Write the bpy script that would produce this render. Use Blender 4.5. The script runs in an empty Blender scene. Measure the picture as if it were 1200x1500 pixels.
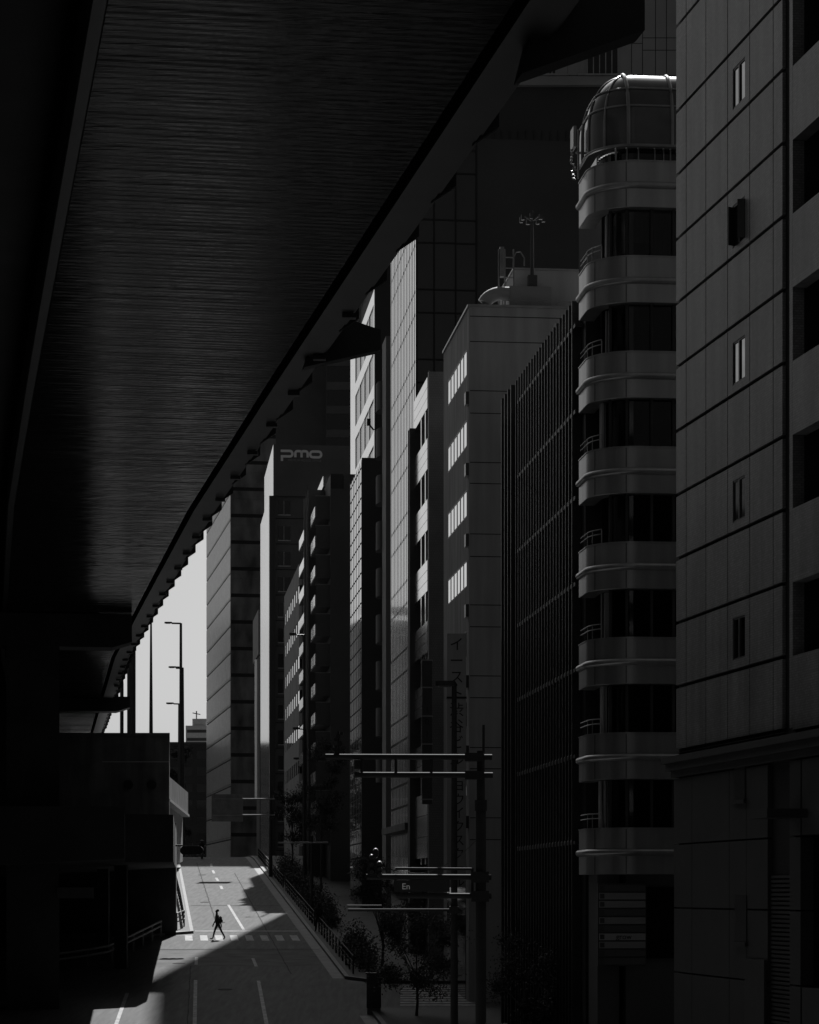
import bpy, bmesh, math, random
from math import radians, sin, cos, pi, sqrt, atan, tan, atan2
from mathutils import Vector, Matrix
random.seed(7)
sc = bpy.context.scene
COL = sc.collection
F, EY, EZ = 3600.0, 1306.0, 6.0          # focal length in photo pixels, eye-level row, eye height (m)

# ------------------------------------------------------------------ materials
def grey(v): return (v, v, v, 1)
def mat(name, base, rough=.7, metal=0., spec=.5, amt=.18, scale=2.0, bump=0., bscale=None, stretch=None, ior=1.5):
    m = bpy.data.materials.new(name); m.use_nodes = True
    nt = m.node_tree; b = nt.nodes['Principled BSDF']
    b.inputs['Roughness'].default_value = rough; b.inputs['Metallic'].default_value = metal
    b.inputs['IOR'].default_value = ior
    b.inputs['Specular IOR Level'].default_value = spec
    tc = nt.nodes.new('ShaderNodeTexCoord'); mp = nt.nodes.new('ShaderNodeMapping')
    if stretch: mp.inputs['Scale'].default_value = stretch
    nt.links.new(tc.outputs['Object'], mp.inputs['Vector'])
    n = nt.nodes.new('ShaderNodeTexNoise'); n.inputs['Scale'].default_value = scale; n.inputs['Detail'].default_value = 6
    nt.links.new(mp.outputs[0], n.inputs['Vector'])
    r = nt.nodes.new('ShaderNodeMapRange'); r.inputs[1].default_value = .3; r.inputs[2].default_value = .7
    r.inputs[3].default_value = base*(1-amt); r.inputs[4].default_value = base*(1+amt)
    nt.links.new(n.outputs[0], r.inputs[0])
    nt.links.new(r.outputs[0], b.inputs['Base Color'])
    if bump:
        n2 = nt.nodes.new('ShaderNodeTexNoise'); n2.inputs['Scale'].default_value = bscale or scale*8; n2.inputs['Detail'].default_value = 4
        nt.links.new(mp.outputs[0], n2.inputs['Vector'])
        bp = nt.nodes.new('ShaderNodeBump'); bp.inputs['Strength'].default_value = bump; bp.inputs['Distance'].default_value = .02
        nt.links.new(n2.outputs[0], bp.inputs['Height']); nt.links.new(bp.outputs[0], b.inputs['Normal'])
    return m

def tile_mat(name, base, w, h, rough=.45, mortar=.45, jitter=.25, ior=1.5, axis='yz', amt=.2):
    m = mat(name, base, rough, ior=ior, amt=amt, scale=.6)
    nt = m.node_tree; b = nt.nodes['Principled BSDF']
    tc = nt.nodes['Texture Coordinate']
    sx = nt.nodes.new('ShaderNodeSeparateXYZ'); cx = nt.nodes.new('ShaderNodeCombineXYZ')
    nt.links.new(tc.outputs['Object'], sx.inputs[0])
    ad = nt.nodes.new('ShaderNodeMath'); ad.operation = 'ADD'
    nt.links.new(sx.outputs[0], ad.inputs[0]); nt.links.new(sx.outputs[1], ad.inputs[1])
    nt.links.new(ad.outputs[0], cx.inputs[0]); nt.links.new(sx.outputs[2], cx.inputs[1])
    br = nt.nodes.new('ShaderNodeTexBrick'); br.inputs['Scale'].default_value = 1
    br.inputs['Brick Width'].default_value = w; br.inputs['Row Height'].default_value = h
    br.inputs['Mortar Size'].default_value = min(w, h)*.12; br.offset = .5
    br.inputs['Color1'].default_value = grey(1-jitter); br.inputs['Color2'].default_value = grey(1); br.inputs['Mortar'].default_value = grey(mortar)
    nt.links.new(cx.outputs[0], br.inputs['Vector'])
    old = b.inputs['Base Color'].links[0].from_socket
    mu = nt.nodes.new('ShaderNodeMath'); mu.operation = 'MULTIPLY'
    nt.links.new(old, mu.inputs[0]); nt.links.new(br.outputs[0], mu.inputs[1]); nt.links.new(mu.outputs[0], b.inputs['Base Color'])
    return m

def clear_glass(name, tint=.5):
    m = bpy.data.materials.new(name); m.use_nodes = True; nt = m.node_tree
    for n in list(nt.nodes):
        if n.type == 'BSDF_PRINCIPLED': nt.nodes.remove(n)
    o = nt.nodes['Material Output']; t = nt.nodes.new('ShaderNodeBsdfTransparent'); g = nt.nodes.new('ShaderNodeBsdfGlossy')
    t.inputs[0].default_value = grey(tint); g.inputs['Roughness'].default_value = .03
    f = nt.nodes.new('ShaderNodeFresnel'); f.inputs[0].default_value = 1.5; mx = nt.nodes.new('ShaderNodeMixShader')
    nt.links.new(f.outputs[0], mx.inputs[0]); nt.links.new(t.outputs[0], mx.inputs[1]); nt.links.new(g.outputs[0], mx.inputs[2])
    nt.links.new(mx.outputs[0], o.inputs[0]); return m

M = {}
M['asphalt'] = mat('asphalt', .095, .78, amt=.2, scale=4.5, bump=.35, bscale=60, stretch=(1, .06, 1), spec=.08)
M['ground'] = mat('ground_dark_paving', .05, .8, amt=.2, scale=.2)
M['paving'] = mat('paving', .035, .8, amt=.2, scale=.8, bump=.2)
M['kerb'] = mat('kerb_concrete', .13, .75, amt=.2, scale=1.5)
M['paint'] = mat('road_paint', .27, .75, amt=.4, scale=4, spec=.2)
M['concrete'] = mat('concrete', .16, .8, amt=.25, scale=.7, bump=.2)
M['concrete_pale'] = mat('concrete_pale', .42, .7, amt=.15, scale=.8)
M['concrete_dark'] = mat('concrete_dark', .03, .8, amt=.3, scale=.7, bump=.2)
M['steel_dark'] = mat('steel_dark', .035, .55, amt=.25, scale=1.2)
M['steel_beam'] = mat('steel_beam_paint', .02, .5, amt=.35, scale=.9)
M['soffit'] = mat('soffit_sheet', .016, .1, spec=.04, amt=.3, scale=.9, bump=.8, bscale=3.6, stretch=(.16, 3.4, 1))
_nt = M['soffit'].node_tree; _n = _nt.nodes.new('ShaderNodeTexNoise'); _n.inputs['Scale'].default_value = .55; _n.inputs['Detail'].default_value = 5
_r = _nt.nodes.new('ShaderNodeMapRange'); _r.inputs[1].default_value = .38; _r.inputs[2].default_value = .62; _r.inputs[3].default_value = .06; _r.inputs[4].default_value = .15
_nt.links.new(_nt.nodes['Mapping'].outputs[0], _n.inputs['Vector']); _nt.links.new(_n.outputs[0], _r.inputs[0]); _nt.links.new(_r.outputs[0], _nt.nodes['Principled BSDF'].inputs['Roughness'])
M['black_metal'] = mat('black_metal', .02, .5, amt=.2)
M['grey_metal'] = mat('grey_metal', .18, .4, metal=.5, amt=.2)
M['pole'] = mat('pole_paint', .045, .75, spec=.25, amt=.2)
M['rail'] = mat('rail_paint', .2, .6, amt=.2)
M['tileR'] = tile_mat('grey_tile', .26, .12, .06, jitter=.3, mortar=.5)
def add_streaks(m, lo=.72, sc_=(1.2, 1.2, .12), cell=None):
    nt = m.node_tree; b = nt.nodes['Principled BSDF']; tc = nt.nodes['Texture Coordinate']
    mp = nt.nodes.new('ShaderNodeMapping'); mp.inputs['Scale'].default_value = sc_; nt.links.new(tc.outputs['Object'], mp.inputs['Vector'])
    n = nt.nodes.new('ShaderNodeTexNoise'); n.inputs['Scale'].default_value = 1.6; n.inputs['Detail'].default_value = 8; nt.links.new(mp.outputs[0], n.inputs['Vector'])
    r_ = nt.nodes.new('ShaderNodeMapRange'); r_.inputs[1].default_value = .35; r_.inputs[2].default_value = .65; r_.inputs[3].default_value = lo; r_.inputs[4].default_value = 1.08
    nt.links.new(n.outputs[0], r_.inputs[0])
    old = b.inputs['Base Color'].links[0].from_socket; mu = nt.nodes.new('ShaderNodeMath'); mu.operation = 'MULTIPLY'
    nt.links.new(old, mu.inputs[0]); nt.links.new(r_.outputs[0], mu.inputs[1]); last = mu.outputs[0]
    if cell:
        v = nt.nodes.new('ShaderNodeTexBrick'); v.inputs['Scale'].default_value = 1; v.inputs['Brick Width'].default_value = cell[0]; v.inputs['Row Height'].default_value = cell[1]; v.inputs['Mortar Size'].default_value = 0; v.offset = .37
        v.inputs['Color1'].default_value = grey(.84); v.inputs['Color2'].default_value = grey(1.06)
        sx = nt.nodes.new('ShaderNodeSeparateXYZ'); cx = nt.nodes.new('ShaderNodeCombineXYZ'); nt.links.new(tc.outputs['Object'], sx.inputs[0])
        nt.links.new(sx.outputs[1], cx.inputs[0]); nt.links.new(sx.outputs[2], cx.inputs[1]); nt.links.new(cx.outputs[0], v.inputs['Vector'])
        m2 = nt.nodes.new('ShaderNodeMath'); m2.operation = 'MULTIPLY'; nt.links.new(last, m2.inputs[0]); nt.links.new(v.outputs[0], m2.inputs[1]); last = m2.outputs[0]
    nt.links.new(last, b.inputs['Base Color'])
add_streaks(M['tileR'], .7, cell=(1.9, 1.765))
M['pane_dim'] = mat('pane_dim', .42, .05, metal=1, amt=.15)
M['joint'] = mat('joint_black', .012, .9)
M['baseR'] = mat('stone_panel', .035, .6, amt=.2, scale=.8)
M['cream'] = mat('cream_panel', .36, .33, metal=.65, amt=.06, scale=.5)
M['glass_dark'] = mat('glass_dark', .006, .06, amt=.3)
M['glass_mirror'] = mat('glass_mirror', .95, .03, metal=1, amt=.05)
M['glass_clear'] = clear_glass('glass_clear')
M['curtain'] = mat('curtain', .3, .9, amt=.2, stretch=(8, 8, .2))
M['frame'] = mat('frame_metal', .25, .35, metal=.4)
M['frame_dark'] = mat('frame_dark', .03, .4)
M['rib_dark'] = mat('rib_dark', .012, .45, amt=.3)
M['wallI'] = mat('render_wall', .26, .75, amt=.16, scale=.8, stretch=(1, 1, .35))
add_streaks(M['wallI'], .7)
M['wallI_side'] = mat('side_wall', .3, .8, amt=.08, scale=.3)
M['white_gloss'] = mat('white_gloss_panel', .93, .12, metal=.95, amt=.05, scale=.4)
M['white_paint'] = mat('white_paint', .75, .35, amt=.05)
M['tileH'] = tile_mat('dark_tile', .15, .12, .12, jitter=.12, mortar=.7)
M['dark_wall'] = mat('dark_wall', .07, .7, amt=.15, scale=.3)
M['darker_wall'] = mat('darker_wall', .03, .7, amt=.2, scale=.3)
M['mid_wall'] = mat('mid_wall', .22, .7, amt=.12, scale=.3)
M['slab_gloss'] = mat('slab_gloss', .85, .13, metal=.85, amt=.08, stretch=(1, 1, .1))
M['tileB'] = tile_mat('stone_grain', .4, .5, .18, jitter=.4, rough=.3)
M['reflection_mottle'] = mat('reflection_mottle', .09, .3, amt=.7, scale=.5, stretch=(1, 1, .4))  # mottled tone stands in for faint reflections on the stone block's side
M['haze_wall'] = mat('haze_wall', .6, .6, amt=.1)  # pale base colour stands in for distance haze
M['skin'] = mat('skin', .3, .6); M['cloth'] = mat('dark_cloth', .02, .85); M['hair'] = mat('dark_hair', .01, .6)
M['leaf'] = mat('leaf', .022, .75, amt=.5, scale=4); M['bark'] = mat('bark', .05, .9, amt=.4, scale=6)
M['sign_face'] = mat('sign_face', .3, .5, amt=.05); M['sign_dark'] = mat('sign_dark', .04, .5); M['ink'] = mat('ink', .01, .6)
M['letter'] = mat('letter_grey', .6, .4, amt=.03)
M['lens'] = mat('lamp_lens', .12, .2)
lit = bpy.data.materials.new('backlit_lettering'); lit.use_nodes = True
lit.node_tree.nodes['Principled BSDF'].inputs['Emission Color'].default_value = grey(1)
lit.node_tree.nodes['Principled BSDF'].inputs['Emission Strength'].default_value = .035
M['lit'] = lit

# ------------------------------------------------------------------ mesh builder
class MB:
    def __init__(s): s.v, s.f = [], []
    def add(s, vs, fs):
        o = len(s.v); s.v += [tuple(v) for v in vs]; s.f += [tuple(i+o for i in f) for f in fs]; return s
    def box(s, x0, x1, y0, y1, z0, z1):
        if x0 > x1: x0, x1 = x1, x0
        if y0 > y1: y0, y1 = y1, y0
        if z0 > z1: z0, z1 = z1, z0
        return s.add([(x0,y0,z0),(x1,y0,z0),(x1,y1,z0),(x0,y1,z0),(x0,y0,z1),(x1,y0,z1),(x1,y1,z1),(x0,y1,z1)],
                     [(0,3,2,1),(4,5,6,7),(0,1,5,4),(1,2,6,5),(2,3,7,6),(3,0,4,7)])
    def prism(s, pts, z0, z1):
        n = len(pts)
        if sum(pts[i][0]*pts[(i+1)%n][1]-pts[(i+1)%n][0]*pts[i][1] for i in range(n)) < 0: pts = pts[::-1]
        return s.add([(x,y,z0) for x,y in pts]+[(x,y,z1) for x,y in pts],
                     [tuple(range(n))[::-1], tuple(range(n,2*n))]+[(i,(i+1)%n,n+(i+1)%n,n+i) for i in range(n)])
    def solid(s, a, b):          # two matching loops of 3-D points joined
        n = len(a)
        return s.add(list(a)+list(b), [tuple(range(n))[::-1], tuple(range(n,2*n))]+[(i,(i+1)%n,n+(i+1)%n,n+i) for i in range(n)])
    def tube(s, path, r, n=10):
        path = [Vector(p) for p in path]; rs = r if isinstance(r, (list, tuple)) else [r]*len(path)
        rings = []; up = None
        for i, p in enumerate(path):
            t = (path[min(i+1, len(path)-1)]-path[max(i-1, 0)]).normalized()
            a = Vector((0,0,1)) if abs(t.z) < .9 else Vector((1,0,0))
            u = t.cross(a).normalized(); w = t.cross(u)
            rings.append([p+(u*cos(2*pi*k/n)+w*sin(2*pi*k/n))*rs[i] for k in range(n)])
        vs = [v for R in rings for v in R]; fs = []
        for i in range(len(path)-1):
            for k in range(n): fs.append((i*n+k, i*n+(k+1)%n, (i+1)*n+(k+1)%n, (i+1)*n+k))
        fs.append(tuple(range(n))[::-1]); fs.append(tuple(range((len(path)-1)*n, len(path)*n)))
        return s.add(vs, fs)
    def sweep(s, path, prof):    # path: 2-D outline points with normals; prof: closed list of (outset, z)
        m = len(prof); nn = len(path); vs = []; fs = []
        for (x, y, nx, ny) in path:
            for (o, z) in prof: vs.append((x+nx*o, y+ny*o, z))
        for i in range(nn-1):
            for k in range(m): fs.append((i*m+k, (i+1)*m+k, (i+1)*m+(k+1)%m, i*m+(k+1)%m))
        fs.append(tuple(range(m))); fs.append(tuple(range((nn-1)*m, nn*m))[::-1])
        return s.add(vs, fs)
    def build(s, name, m, parent=None, smooth=False, bevel=0):
        me = bpy.data.meshes.new(name); me.from_pydata(s.v, [], s.f); me.update()
        bm = bmesh.new(); bm.from_mesh(me); bmesh.ops.recalc_face_normals(bm, faces=bm.faces)
        if bevel: bmesh.ops.bevel(bm, geom=bm.edges[:], offset=bevel, segments=2, affect='EDGES', clamp_overlap=True)
        bm.to_mesh(me); bm.free()
        me.materials.append(M[m] if isinstance(m, str) else m)
        if smooth:
            me.shade_smooth()
            try: me.set_sharp_from_angle(angle=radians(35))
            except Exception: pass
        o = bpy.data.objects.new(name, me); COL.objects.link(o)
        if parent: o.parent = parent
        return o

def tag(o, label, cat, group=None):
    o['label'] = label; o['category'] = cat
    if group: o['group'] = group
    return o
def thing(name, label, cat, loc=(0,0,0), rz_=0, group=None):
    o = bpy.data.objects.new(name, None); COL.objects.link(o); o.location = loc; o.rotation_euler = (0,0,rz_)
    return tag(o, label, cat, group)
def kind(o, k): o['kind'] = k; return o
def copy_tree(o, parent=None):
    c = o.copy(); COL.objects.link(c)
    if parent: c.parent = parent
    for ch in list(o.children): copy_tree(ch, c)
    return c
def text_mesh(body, name, m, parent, loc, size, rot=(pi/2,0,0), extrude=.01, align='CENTER', sx=1, spacing=1, line=1, weight=0):
    cu = bpy.data.curves.new(name, 'FONT'); cu.body = body; cu.size = size; cu.extrude = extrude; cu.align_x = align; cu.align_y = 'CENTER'
    cu.space_character = spacing; cu.space_line = line; cu.offset = weight; cu.resolution_u = 3
    t = bpy.data.objects.new(name, cu); COL.objects.link(t)
    dg = bpy.context.evaluated_depsgraph_get()
    me = bpy.data.meshes.new_from_object(t.evaluated_get(dg)); bpy.data.objects.remove(t); bpy.data.curves.remove(cu)
    me.materials.clear(); me.materials.append(M[m])
    o = bpy.data.objects.new(name, me); COL.objects.link(o); o.location = loc; o.rotation_euler = rot; o.scale = (sx,1,1)
    if parent: o.parent = parent
    return o

# ------------------------------------------------------------------ ground profile and picture helpers
SL = .0669
def rz(d):
    if d < 80: return 0.
    if d < 96: return SL*(d-80)**2/32
    if d < 218: return SL*(d-88)
    if d < 234:
        t = d-218; return SL*130+SL*t-SL*t*t/32
    return SL*130+SL*8
def P(x, y, d): return Vector(((x-600)/F*d, d, EZ+(EY-y)/F*d))
def gd(y): return 42780/(y-1065)         # distance of the sloping road at picture row y
def GX(x, d): return (x-600)/F*d
def hz(y, d): return EZ+(EY-y)/F*d

def ribbon(name, m, L, R, d0, d1, dz, thick=0, step=2., kind_='structure', parent=None):
    n = max(1, int((d1-d0)/step)); mb = MB(); vs = []; fs = []
    for i in range(n+1):
        d = d0+(d1-d0)*i/n; z = rz(d)+dz
        vs += [(L(d), d, z), (R(d), d, z)]
        if thick: vs += [(R(d), d, z-thick), (L(d), d, z-thick)]
    k = 4 if thick else 2
    for i in range(n):
        a, b = i*k, (i+1)*k
        if thick:
            for j in range(4): fs.append((a+j, a+(j+1)%4, b+(j+1)%4, b+j))
        else: fs.append((a, a+1, b+1, b))
    if thick: fs += [(0,1,2,3), tuple(n*4+j for j in (3,2,1,0))]
    mb.add(vs, fs); o = mb.build(name, m, parent)
    if kind_: o['kind'] = kind_
    return o

# ------------------------------------------------------------------ setting: ground, road, kerbs
Xk = lambda d: 9.05-.1045*d               # kerb on the building side
Xl = lambda d: 2.35-.1045*d               # kerb on the far side of the carriageway
ds = [-300,-60,0,40,70]+list(range(80,97,2))+[110,130,150,170,190,210]+list(range(218,235,2))+[260,400,900,4000]
mb = MB(); vs = []; fs = []
for d in ds:
    w = 400 if d < 400 else 3000
    vs += [(-w, d, rz(d)), (w, d, rz(d))]
for i in range(len(ds)-1): fs.append((2*i, 2*i+1, 2*i+3, 2*i+2))
mb.add(vs, fs); kind(mb.build('ground', 'ground'), 'structure')
ribbon('road', 'asphalt', lambda d: -34 if d < 139.9 else Xl(d), Xk, 40, 140, .02)
ribbon('road', 'asphalt', Xl, Xk, 140, 330, .02)
ribbon('side_road', 'asphalt', Xk, lambda d: 60., 103, 113.6, .02)
def sidewalk(name, L, R, d0, d1): return ribbon(name, 'paving', L, R, d0, d1, .14, .3)
sidewalk('sidewalk', lambda d: Xk(d)+.2+(1.6*(1-sqrt(max(0, 1-((116-d)/2.2)**2))) if d < 116 else 0), lambda d: 30., 113.8, 300)
ribbon('kerb', 'kerb', lambda d: Xk(d)+(1.5*(1-sqrt(max(0, 1-((116-d)/2.2)**2))) if d < 116 else 0), lambda d: Xk(d)+.2+(1.6*(1-sqrt(max(0, 1-((116-d)/2.2)**2))) if d < 116 else 0), 113.8, 300, .155, .3)
ribbon('gutter', 'kerb', lambda d: Xk(d)-.55, lambda d: Xk(d)-.02, 116, 300, .028)
sidewalk('sidewalk', lambda d: Xk(d)+.2, lambda d: 40., 30, 102.6)
ribbon('kerb', 'kerb', Xk, lambda d: Xk(d)+.2, 30, 102.8, .155, .3)
ribbon('gutter', 'kerb', lambda d: Xk(d)-.55, lambda d: Xk(d)-.02, 60, 101, .028)
sidewalk('sidewalk', lambda d: Xl(d)-1.7 if d > 143 else Xl(d)-1.7, lambda d: Xl(d)-.2, 141.5, 300)
ribbon('kerb', 'kerb', lambda d: Xl(d)-.2, Xl, 141.5, 300, .155, .3)
ribbon('kerb', 'kerb', lambda d: -30, lambda d: Xl(d)-.0-(141.5-d)*1.1, 137.2, 141.5, .155, .3)
# painted markings
def mark(L, R, d0, d1, m='paint', dz=.034): ribbon('road_marking', m, L, R, d0, d1, dz)
def lane(x0, y0, x1, y1, w=.16):          # picture points near -> far
    a, b = gd(y0), gd(y1); xa, xb = GX(x0, a), GX(x1, b)
    f = lambda d: xa+(xb-xa)*(d-a)/(b-a)
    mark(lambda d: f(d)-w/2, lambda d: f(d)+w/2, a, b)
lane(284.6, 1530, 286.6, 1436.5); lane(287.3, 1414, 288, 1403)
lane(396, 1530, 378.7, 1437.5); lane(375.5, 1416.5, 370.5, 1404.5)
lane(160, 1530, 186.5, 1455.5)
lane(357, 1362.5, 334.6, 1326, .17)
for (xa, ya, xb, yb) in ((325.5,1303,323.2,1298),(319.5,1291,316.5,1286.2),(313.8,1280,311.8,1275.5),(309.8,1270,309.2,1265.5)):
    lane(xa, ya, xb, yb, .2)
mark(lambda d: Xl(d)+.1, lambda d: Xk(d)-.6, 142.6, 143.05)
for k in range(8):
    c = GX(276.5+22.2*k, 138.2)
    mark(lambda d: c-.21-.1*(d-138.2), lambda d: c+.21-.1*(d-138.2), 136.4, 139.9)
for k in range(9):
    d0 = 104.6+k*.95
    mark(lambda d: -.4, lambda d: 3.2, d0, d0+.45)
ribbon('road_patch', mat('asphalt_patch', .1, .8, amt=.25, scale=.8, spec=.06), lambda d: -13.2+.0*d, lambda d: -5.2-.1045*(d-131), 122, 130.8, .027)

M['asphalt_seam'] = mat('asphalt_seam', .062, .9, amt=.3, spec=.03)
M['iron'] = mat('cast_iron', .05, .9, amt=.3, spec=.03)
def seam(f, d0, d1, w_=.05): ribbon('road_seam', 'asphalt_seam', lambda d: f(d)-w_/2+.02*sin(d*1.3), lambda d: f(d)+w_/2+.02*sin(d*1.3+.3), d0, d1, .03)
seam(lambda d: -11.1-.1045*(d-143), 144, 215, .07); seam(lambda d: Xk(d)-2.4, 118, 200, .06); seam(lambda d: -9.95-.0838*(d-111), 96, 122, .05)
ribbon('road_seam', 'asphalt_seam', lambda d: Xl(d)+.2, lambda d: Xk(d)-.7, 163.2, 163.42, .031); ribbon('road_seam', 'asphalt_seam', lambda d: -14, lambda d: -4.8, 131, 131.2, .031)
for (px, py) in ((300, 1322), (322, 1352), (296, 1282), (262, 1412), (330, 1450)):
    dd_ = gd(py); x = GX(px, dd_); c = [(x+.33*cos(2*pi*k/20), dd_+.33*sin(2*pi*k/20)) for k in range(20)]
    kind(MB().solid([(a, b, rz(b)+.02) for a, b in c], [(a, b, rz(b)+.032) for a, b in c]).build('manhole_cover', 'iron'), 'structure')
# ------------------------------------------------------------------ buildings
class Bld:
    def __init__(s, name, label, px, d, xv=224, cat='building', group=None):
        s.px, s.d, s.xv = px, d, xv; s.t = (xv-600)/F; s.L = sqrt(1+s.t*s.t)
        s.XA = GX(px, d); s.zb = rz(d)-.6
        s.o = thing(name, label, cat, (s.XA, d, s.zb), atan(-s.t), group)
    def dd(s, px): return s.d*(s.px-s.xv)/(px-s.xv)
    def u(s, px): return (s.dd(px)-s.d)*s.L
    def v(s, px):
        q = (px-600)/F; return s.L*(q*s.d-s.XA)/(1+q*s.t)
    def z(s, y, px=None): return hz(y, s.d if px is None else s.dd(px))-s.zb

def nparts(b, mb, name, m, **k): return mb.build(name, m, b.o, **k)

# --- the grey tiled building at the picture's side edge
R = Bld('tiled_building', 'tall grey tiled building with slit windows and deep black window bays', 1500, 46, -60)
UR = R.u(995); zr = lambda y: hz(y, 68)-R.zb
Rtop = hz(-420, 68)-R.zb
mb = MB(); mb.box(0, 14, R.u(1166.5), UR, 0, Rtop); mb.box(.9, 14, 0, R.u(1166.5)-.02, 0, Rtop-.05); nparts(R, mb, 'wall', 'joint')
cols = [995, 1010, 1039, 1071, 1103.5, 1138, 1152]
us = [R.u(c) for c in cols]
rows = [40-125*k for k in range(4, 0, -1)]+[40, 165]+[258+93.6*k for k in range(10)]
rows = [r for r in rows if r < 1106]+[1106]
zs = [zr(r) for r in rows]
winrows = [(82, 142), (284, 347), (486, 549), (690, 752), (893, 955), (-120, -60), (-325, -265)]
sw = F/R.dd(1088)
wins = [(hz(b_+10, R.dd(1088))-R.zb, hz(a_+10, R.dd(1088))-R.zb) for a_, b_ in winrows]
wu0, wu1 = R.u(1096.5), R.u(1078.5)
mb = MB()
for i in range(len(cols)-1):
    y0, y1 = us[i+1]+.025, us[i]-.025
    for j in range(len(zs)-1):
        z1, z0 = zs[j]-.05, zs[j+1]+.05
        cut = [w for w in wins if i == 3 and w[0] < z1 and w[1] > z0]
        if not cut: mb.box(-.09, -.002, y0, y1, z0, z1)
        else:
            mb.box(-.09, -.002, y0, wu0, z0, z1); mb.box(-.09, -.002, wu1, y1, z0, z1)
            w = cut[0]
            if w[0] > z0: mb.box(-.09, -.002, wu0, wu1, z0, w[0])
            if w[1] < z1: mb.box(-.09, -.002, wu0, wu1, w[1], z1)
# window bays nearer the camera
s67 = F/R.dd(1167)
ub = R.u(1166.5)
zsp = []
for k in range(-3, 5):
    za, zb_ = hz(97+216*k, R.dd(1167))-R.zb, hz(205+216*k, R.dd(1167))-R.zb
    zsp.append((zb_, za))
    for a in range(6):
        mb.box(-.09, .25, ub-3.2*(a+1)+.02, ub-3.2*a-.02, zb_, za)
mb.box(-.09, .2, ub-.01, R.u(1162), zr(1100), Rtop)
nparts(R, mb, 'facade_panel', 'tileR')
for k in range(len(zsp)-1):
    z0, z1 = zsp[k+1][1], zsp[k][0]
    w = MB().box(.62, .66, .1, ub-.25, z0+.02, z1-.02).build('bay_window', 'glass_dark', R.o)
    fm = MB()
    for a in range(12): fm.box(.56, .61, ub-.3-1.6*a-.05, ub-.3-1.6*a, z0+.03, z1-.03)
    fm.build('mullion', 'frame_dark', w)
for k, (z0, z1) in enumerate(wins[:5]+wins[5:6]):
    w = MB(); t_ = .045
    w.box(-.075, -.02, wu0+.003, wu0+t_, z0+.003, z1-.003).box(-.075, -.02, wu1-t_, wu1-.003, z0+.003, z1-.003)
    w.box(-.075, -.02, wu0+t_, wu1-t_, z0+.003, z0+t_).box(-.075, -.02, wu0+t_, wu1-t_, z1-t_, z1-.003)
    um = (wu0+wu1)/2; w.box(-.085, -.025, um-.04, um+.04, z0+t_, z1-t_)
    w = w.build('window_frame', 'frame_dark', R.o)
    if k == 1:
        for (ya, a_) in ((wu0+.06, 1), (wu1-.06, -1)):
            c_, s_ = cos(radians(70)), sin(radians(70)); q = MB(); L_ = .17
            p0 = (-.09, ya); p1 = (-.09-s_*L_, ya+a_*c_*L_)
            q.solid([(p0[0], p0[1], z0+.06), (p1[0], p1[1], z0+.06), (p1[0], p1[1], z1-.06), (p0[0], p0[1], z1-.06)],
                    [(p0[0]+.02, p0[1]+.03*a_, z0+.06), (p1[0]+.02, p1[1]+.03*a_, z0+.06), (p1[0]+.02, p1[1]+.03*a_, z1-.06), (p0[0]+.02, p0[1]+.03*a_, z1-.06)])
            s2 = q.build('open_sash', 'frame_dark', w)
        MB().box(-.015, -.005, wu0+t_, wu1-t_, z0+t_, z1-t_).build('pane', 'joint', w)
    else: MB().box(-.05, -.03, wu0+t_, wu1-t_, z0+t_, z1-t_).build('pane', 'pane_dim', w)
zc = zr(1113)
mb = MB(); mb.box(-.42, -.005, -.1, UR+.35, zc-.12, zc+.06); mb.box(-.32, -.005, -.1, UR+.25, zc-.32, zc-.125); mb.box(-.2, -.005, -.1, UR+.12, zc-.5, zc-.325)
nparts(R, mb, 'cornice', 'baseR')
mb = MB(); bz = [zc-.52, zr(1237), zr(1330), zr(1424), zr(1520), .2]
bu = [UR+.1, R.u(1020), R.u(1075), R.u(1100), R.u(1132)]
for i in range(len(bu)-1):
    for j in range(len(bz)-1):
        mb.box(-.12, -.003, bu[i+1]+.015, bu[i]-.015, bz[j+1]+.02, bz[j]-.02)
for j in range(len(bz)-1):
    mb.box(-.12, .2, R.u(1180), R.u(1164), bz[j+1]+.02, bz[j]-.02)
    if j in (0, 3, 4): mb.box(-.12, .5, 0, R.u(1182), bz[j+1]+.02, bz[j]-.02)
nparts(R, mb, 'base_panel', 'baseR')
for (xa, xb, ya, yb) in ((1083, 1099, 1112, 1172), (1084, 1101, 1312, 1380)):
    w = MB().box(-.14, -.1, R.u(xb), R.u(xa), hz(yb, R.dd(1090))-R.zb, hz(ya, R.dd(1090))-R.zb).build('base_window', 'frame_dark', R.o)
    MB().box(-.2, -.141, R.u(xb)-.08, R.u(xa)+.08, hz(yb, R.dd(1090))-R.zb-.1, hz(yb, R.dd(1090))-R.zb).build('sill', 'baseR', w)
mb = MB(); z0, z1 = .6, hz(1280, R.dd(1145))-R.zb
n = 60
for k in range(n): mb.box(-.06, -.02, R.u(1161), R.u(1133), z0+(z1-z0)*k/n, z0+(z1-z0)*(k+.62)/n)
nparts(R, mb, 'louvre_grille', 'baseR')
d_ = MB().box(-.2, -.13, R.u(1131), R.u(1102), .6, hz(1405, R.dd(1115))-R.zb).build('entrance_door', 'steel_dark', R.o)
MB().box(-.26, -.21, R.u(1112), R.u(1112)+.05, 1.6, 2.2).build('handle', 'grey_metal', d_)
MB().box(-1.1, .0, R.u(1190), R.u(1163), hz(1200, 58.5)-R.zb, hz(1187, 58.5)-R.zb).build('bay_ledge', 'baseR', R.o)

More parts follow.
